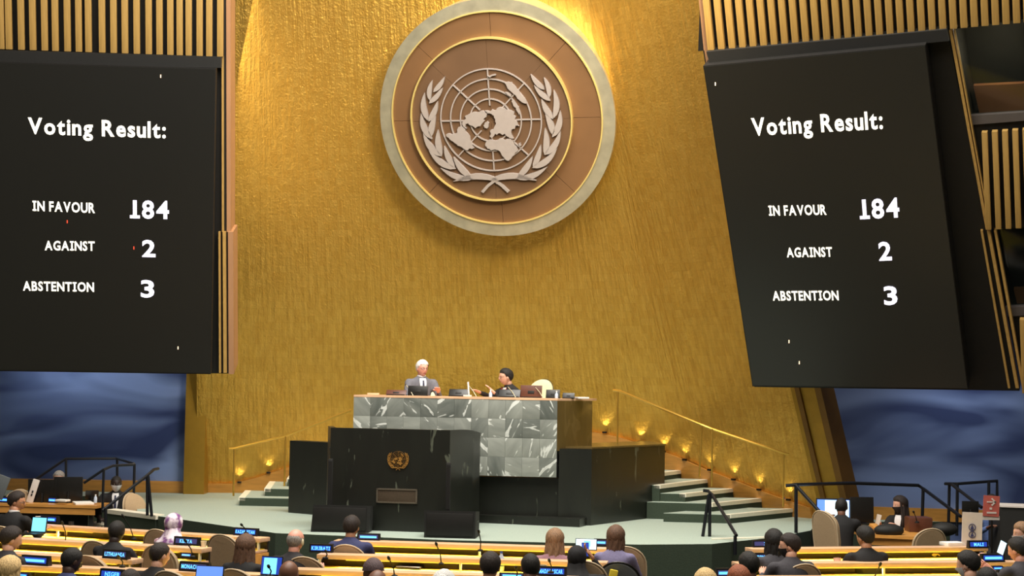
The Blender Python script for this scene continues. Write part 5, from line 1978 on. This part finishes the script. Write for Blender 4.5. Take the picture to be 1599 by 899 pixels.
for x in (645, 744, 805, 848):
    p = dpt(x, -.02)
    t = thing('gooseneck_microphone', {645: 'thin grey microphone beside white-haired man on marble desk', 744: 'thin microphone in middle of marble desk', 805: 'thin grey microphone in front of woman on marble desk', 848: 'thin microphone right of the brown laptop on marble desk'}[x], 'microphone', p, 0, 'thin microphones on the marble desk')
    MB().tube([p, p + Vector((-.05, .05, .08)), p + Vector((-.11, .12, .15))], .006, 8).build('gooseneck', M['ring'], t)
    MB().ball(p + Vector((-.115, .125, .155)), .012, 1).build('capsule', M['black'], t)

# left officials' table
ta, tb_ = at(-40, 782, 26.0), at(151, 785.5, 25.7)
tz = .82
ta.z = tb_.z = tz
t = thing('officials_table', 'honey maple officials table with monitors at left', 'table', (ta.x + 1, ta.y, 0))
bk_ = Vector((.05, .75, 0))
MB().prism([ta, tb_, tb_ + bk_, ta + bk_], (0, 0, -.04)).build('table_top', M['wood2'], t)
MB().prism([ta + Vector((0, .02, -.04)), tb_ + Vector((-.03, .02, -.04)), tb_ + Vector((-.03, .05, -.04)), ta + Vector((0, .05, -.04))], (0, 0, -.10)).build('apron', M['wood2'], t)
for q in (tb_ + Vector((-.1, .12, 0)), tb_ + Vector((-.1, .62, 0)), ta + Vector((.9, .12, 0)), ta + Vector((.9, .62, 0))):
    MB().box((q.x, q.y, .39), (.06, .06, .78)).build('leg', M['black'], t)
MB().prism([ta + Vector((0, .3, -.14)), tb_ + Vector((-.2, .3, -.14)), tb_ + Vector((-.2, .33, -.14)), ta + Vector((0, .33, -.14))], (0, 0, -.66)).build('modesty_panel', M['black'], t)
# right officials' table
ta, tb_ = onz(1352, 834, .82), onz(1446, 838.5, .82)
t = thing('officials_table', 'honey maple officials table in front of woman with black mask', 'table', (ta.x, ta.y, 0))
tc2, td2 = onz(1448, 826, .82), onz(1290, 816, .82)
MB().prism([ta, tb_, tc2, td2], (0, 0, -.04)).build('table_top', M['wood2'], t)
fx = Vector((.03, .05, 0))
MB().prism([ta + fx + Vector((0, 0, -.04)), tb_ + Vector((-.03, .05, -.04)), tb_ + Vector((-.03, .08, -.04)), ta + fx + Vector((0, .03, -.04))], (0, 0, -.10)).build('apron', M['wood2'], t)
for q in (ta + Vector((.08, .15, 0)), tb_ + Vector((-.1, .2, 0)), tc2 + Vector((-.1, -.1, 0)), td2 + Vector((.15, -.15, 0))):
    MB().box((q.x, q.y, .39), (.06, .06, .78)).build('leg', M['black'], t)
p = at(1344, 832, 23.3)
simple('desk_box', 'small pale tilted box on right officials table', 'box', MB().box(at(1367, 822, 23.2), (.11, .14, .035), Matrix.Rotation(.5, 3, 'Z') @ Matrix.Rotation(.4, 3, 'X'), bev=.008), 'wood2')
simple('notebook', 'open dark laptop folder before woman with black mask', 'laptop', MB().box(at(1390, 824, 23.3), (.3, .2, .03), Matrix.Rotation(.2, 3, 'Z'), bev=.006), 'blackgloss')
simple('paper_stack', 'cream folder standing behind black laptop on right officials table', 'papers', MB().box(at(1371, 812, 23.8), (.06, .02, .16), Matrix.Rotation(.25, 3, 'Y')), 'paper')
simple('console', 'dark brown console beside woman with black mask', 'console', MB().box(at(1434, 818, 23.6), (.32, .3, .2), bev=.02), 'wine')

# signs and cabinets at the right
p = onz(1517, 852.4, SH)
t = thing('white_sign', 'white standing sign with round navy icons at right', 'sign', p)
w_, h_ = 31 / F * p.y, 52 / F * p.y
rS = Matrix.Rotation(.03, 3, 'Y')
MB().box(p + rS @ Vector((0, 0, h_ / 2)), (w_, .02, h_), rS).build('panel', M['signw'], t)
for yy_ in (823, 834.5):
    c = at(1518, yy_, p.y - .014)
    ic = MB()
    ic.ring(lambda x, y, z: c + Vector((x, -z, y)), .042, .034, 0, .006, 28)
    ic.ball(c + Vector((0, -.003, .012)), (.011, .004, .013), 1)
    ic.box(c + Vector((0, -.003, -.010)), (.034, .006, .024))
    ic.build('round_icon', M['signb'], t)
MB().box(p + Vector((0, .06, .01)), (w_, .16, .02)).build('foot', M['signw'], t)
p = at(1547, 806, 21.4)
t = thing('arrow_sign', 'brick red sign with white right-pointing arrow', 'sign', p)
w_, h_ = 25 / F * 21.4, 32 / F * 21.4
rS = Matrix.Rotation(.05, 3, 'Y')
MB().box(p + rS @ Vector((0, 0, h_ / 2)), (w_, .012, h_), rS).build('panel', M['red'], t)
MB().box(p + Vector((.0, .01, -.02)), (w_ * 1.12, .012, .05)).build('holder', M['signw'], t)
MB().tube([p + Vector((.02, .02, -.04)), Vector((p.x + .02, p.y + .02, 0))], .012).build('post', M['steel'], t)
o_ = p + rS @ Vector((0, -.009, h_ * .70))
ar = MB()
S2 = w_ * .30
for q in ([(-1, -.12), (.75, -.12), (.75, .12), (-1, .12)], [(.1, .85), (.95, 0), (.72, -.2), (-.1, .62)], [(.1, -.85), (-.1, -.62), (.72, .2), (.95, 0)]):
    ar.prism([o_ + Vector((x * S2, 0, y * S2)) for x, y in q], (0, -.004, 0))
ar.build('arrow', M['signw'], t)
sm_ = MB()
sm_.box(o_ + Vector((-.01, 0, -h_ * .32)), (.03, .004, .025))
sm_.box(o_ + Vector((0, 0, -h_ * .52)), (w_ * .6, .004, .02))
sm_.build('small_print', M['signw'], t)
for (x0_, x1_, y_, lab, d_) in ((1562, 1640, 789, 'long black cabinet with pale top edge at right edge', 23.0),):
    a, c = at(x0_, y_, d_), at(x1_, y_ + 3, d_ - .2)
    t = thing('black_cabinet', lab, 'cabinet', (a.x, a.y, 0))
    a0, c0 = Vector((a.x, a.y, 0)), Vector((c.x, c.y, 0))
    MB().prism([a0, c0, c0 + Vector((0, .6, 0)), a0 + Vector((0, .6, 0))], (0, 0, a.z - .02)).build('body', M['black'], t)
    MB().prism([a0 + Vector((0, -.02, a.z - .02)), c0 + Vector((0, -.02, a.z - .02)), c0 + Vector((0, .62, a.z - .02)), a0 + Vector((0, .62, a.z - .02))], (0, 0, .02)).build('top_edge', M['signw'], t)
simple('paper_stack', 'white papers on front right desk left of the white sign', 'papers', MB().box(onz(1487, 851, SH) + Vector((0, -.02, .02)), (.24, .2, .04), Matrix.Rotation(.3, 3, 'Z'), bev=.004), 'paper')
simple('bag', 'black bag slumped behind empty beige chair at right', 'bag', MB().ball(at(1475, 826, 22.6), (.17, .13, .09), 3), 'black')
p = at(46, 784, 26.15)
p.z = .82
t = thing('tilted_panel', 'pale tilted panel with dark slots at left of monitors', 'panel', p)
rS = Matrix.Rotation(.28, 3, 'Y')
MB().box(p + rS @ Vector((0, 0, .18)), (.10, .03, .36), rS, bev=.006).build('panel', M['signw'], t)
for q in (.12, .17):
    MB().box(p + rS @ Vector((0, -.018, q)), (.022, .006, .034), rS).build('slot', M['black'], t)
p = at(2, 772, 24.8)
simple('grey_monitor', 'grey rounded screen back cut by left edge', 'monitor', MB().box(p + Vector((-.05, 0, .12)), (.26, .03, .34), Matrix.Rotation(.35, 3, 'Y'), bev=.014), 'greychair')
simple('paper_stack', 'crumpled white papers on left officials table near masked man', 'papers', MB().box(at(130, 785, 25.95), (.28, .2, .03), Matrix.Rotation(.5, 3, 'Z') @ Matrix.Rotation(.08, 3, 'X'), bev=.006), 'paper')
simple('paper_stack', 'white papers under monitors on left officials table', 'papers', MB().box(at(98, 781, 25.9), (.18, .14, .03), Matrix.Rotation(-.3, 3, 'Z'), bev=.006), 'paper')
p = at(149, 785, 26.0)
t = thing('bottle', 'pale bottle at right end of left officials table', 'bottle', p)
MB().lathe(p, [(.022, 0), (.025, .01), (.025, .08), (.012, .1), (.012, .11)], 14).build('body', M['bottlew'], t)
MB().lathe(p + Vector((0, 0, .11)), [(.013, 0), (.013, .016)], 12).build('cap', M['paper'], t)


# things lying on the desks
def lay(px, py, z=WS + .01):
    return onz(px, py, z)


for px, py, lab, rz, w_ in ((519, 878, 'white papers at left end of second centre desk', .3, .3), (544, 881, 'grey printed sheets on second centre desk', -.1, .3), (74, 835, 'white papers in front of cyan laptop', .2, .34),
                            (91, 832, 'crumpled paper beside cup on front left desk', .7, .14), (130, 829, 'long cream tray on front left desk', -.4, .5), (160, 832, 'cream folder on front left desk', -.5, .3), (92, 879, 'beige card on third left desk beside blurred nameplate', -.4, .2),
                            (640, 887, 'dark pad beside white earphone on second centre desk', -.1, .26)):
    p = lay(px, py)
    simple('paper_sheet' if 'tray' not in lab else 'tray', lab, 'papers' if 'tray' not in lab else 'tray', MB().box(p + Vector((0, 0, .012)), (w_, .16, .022), Matrix.Rotation(rz + YC, 3, 'Z'), bev=.004), 'paper' if 'dark' not in lab else 'dpanel')
EP = ((680.5, 862, 'left of microphone on front centre desk'), (687.5, 862, 'right of microphone on front centre desk'), (618, 883, 'by microphone on second centre desk, left one'), (625, 883, 'by microphone on second centre desk, right one'), (1308, 868, 'on front right desk left of man in black suit'),
      (1437, 867.5, 'on front right desk near middle'), (1459, 869, 'on front right desk near its right end'), (1305, 892, 'on second right desk left part'), (1450, 891.5, 'on second right desk right part'), (303, 868, 'at right end of second left desk'), (52, 853, 'on second left desk behind blurred nameplate'))
for px, py, lab in EP:
    p = lay(px, py, WS + .012)
    t = thing('earphone', 'pale earphone ' + lab, 'earphone', p, 0, 'earphones left on the desks')
    MB().ball(p + Vector((0, 0, .02)), (.03, .028, .02), 2).build('ear_cup', M['earw'], t)
    MB().tube([p + Vector((.0, 0, .03)), p + Vector((.045, .02, .028)), p + Vector((.07, .03, .01))], .008, 6).build('ear_hook', M['earw'], t)
p = lay(782.5, 891)
t = thing('water_bottle', 'clear water bottle with blue label right of dark-haired man', 'bottle', p)
MB().lathe(p, [(.03, 0), (.033, .01), (.033, .13), (.013, .17), (.013, .18)], 18).build('body', M['bottlew'], t)
MB().lathe(p + Vector((0, 0, .05)), [(.0345, 0), (.0345, .05)], 18).build('label_band', M['bottleb'], t)
MB().lathe(p + Vector((0, 0, .18)), [(.015, 0), (.015, .02)], 12).build('cap', M['bottleb'], t)
p = onz(866.5, 885, .80)
t = thing('flask', 'tall brushed metal flask in front of blond-brown haired woman', 'bottle', p)
MB().lathe(p, [(.034, 0), (.036, .01), (.036, .15), (.016, .20), (.016, .235)], 20).build('body', M['ring'], t)
MB().lathe(p + Vector((0, 0, .235)), [(.018, 0), (.018, .025)], 14).build('cap', M['steel'], t)
for px, py, lab, mt, h_ in ((59, 816, 'white cup behind cyan laptop', 'paper', .08), (104.5, 836, 'white cup right of black tumbler microphone on front left desk', 'cream', .11), (110.5, 836, 'tall black tumbler on front left desk', 'black', .17),
                            (848, 898, 'cream cup left of Madagascar nameplate', 'cream', .1), (1522, 877, 'pale cup left of blurred nameplate at right', 'cream', .07), (318, 853, 'cream cup right of Kenya nameplate', 'cream', .06)):
    p = onz(px, py, SH if py < 840 and px > 300 or px in (59, 318, 848, 1522) else WS + .01)
    simple('cup', lab, 'cup', MB().lathe(p, [(.026, 0), (.033, h_), (.029, h_), (.022, .008)], 18), mt)
p = onz(956, 897, .86)
simple('shopping_bag', 'yellow bag hanging between beige and grey chairs', 'bag', MB().box(p + Vector((0, 0, -.05)), (.08, .06, .2), Matrix.Rotation(.2, 3, 'Y'), bev=.01), 'pad')
simple('jacket', 'dark purple jacket draped behind the beige chair at right table', 'jacket', MB().ball(at(1388, 828, 23.0), (.2, .12, .09), 3), 'black')

# phones held up
for P_, sgn, lab, px, py, d_ in ((PW, 1, 'phone with blue screen held up by person in black headscarf', 914, 858, 17.1), (PP, -1, 'phone with white screen held in both hands at right edge', 1564, 855, 16.7)):
    p = at(px, py, d_)
    t = thing('phone', lab, 'phone', p)
    R = Matrix.Rotation(.25 if sgn < 0 else .05, 3, 'Z') @ Matrix.Rotation(-.3, 3, 'X') @ Matrix.Rotation(.5 if sgn < 0 else 0, 3, 'Y')
    MB().box(p, (.072, .009, .145), R, bev=.004).build('case', M['blackgloss'], t)
    MB().box(p + R @ Vector((0, -.0055, 0)), (.064, .002, .13), R).build('display', M['scr_white' if sgn < 0 else 'lcd'], t)
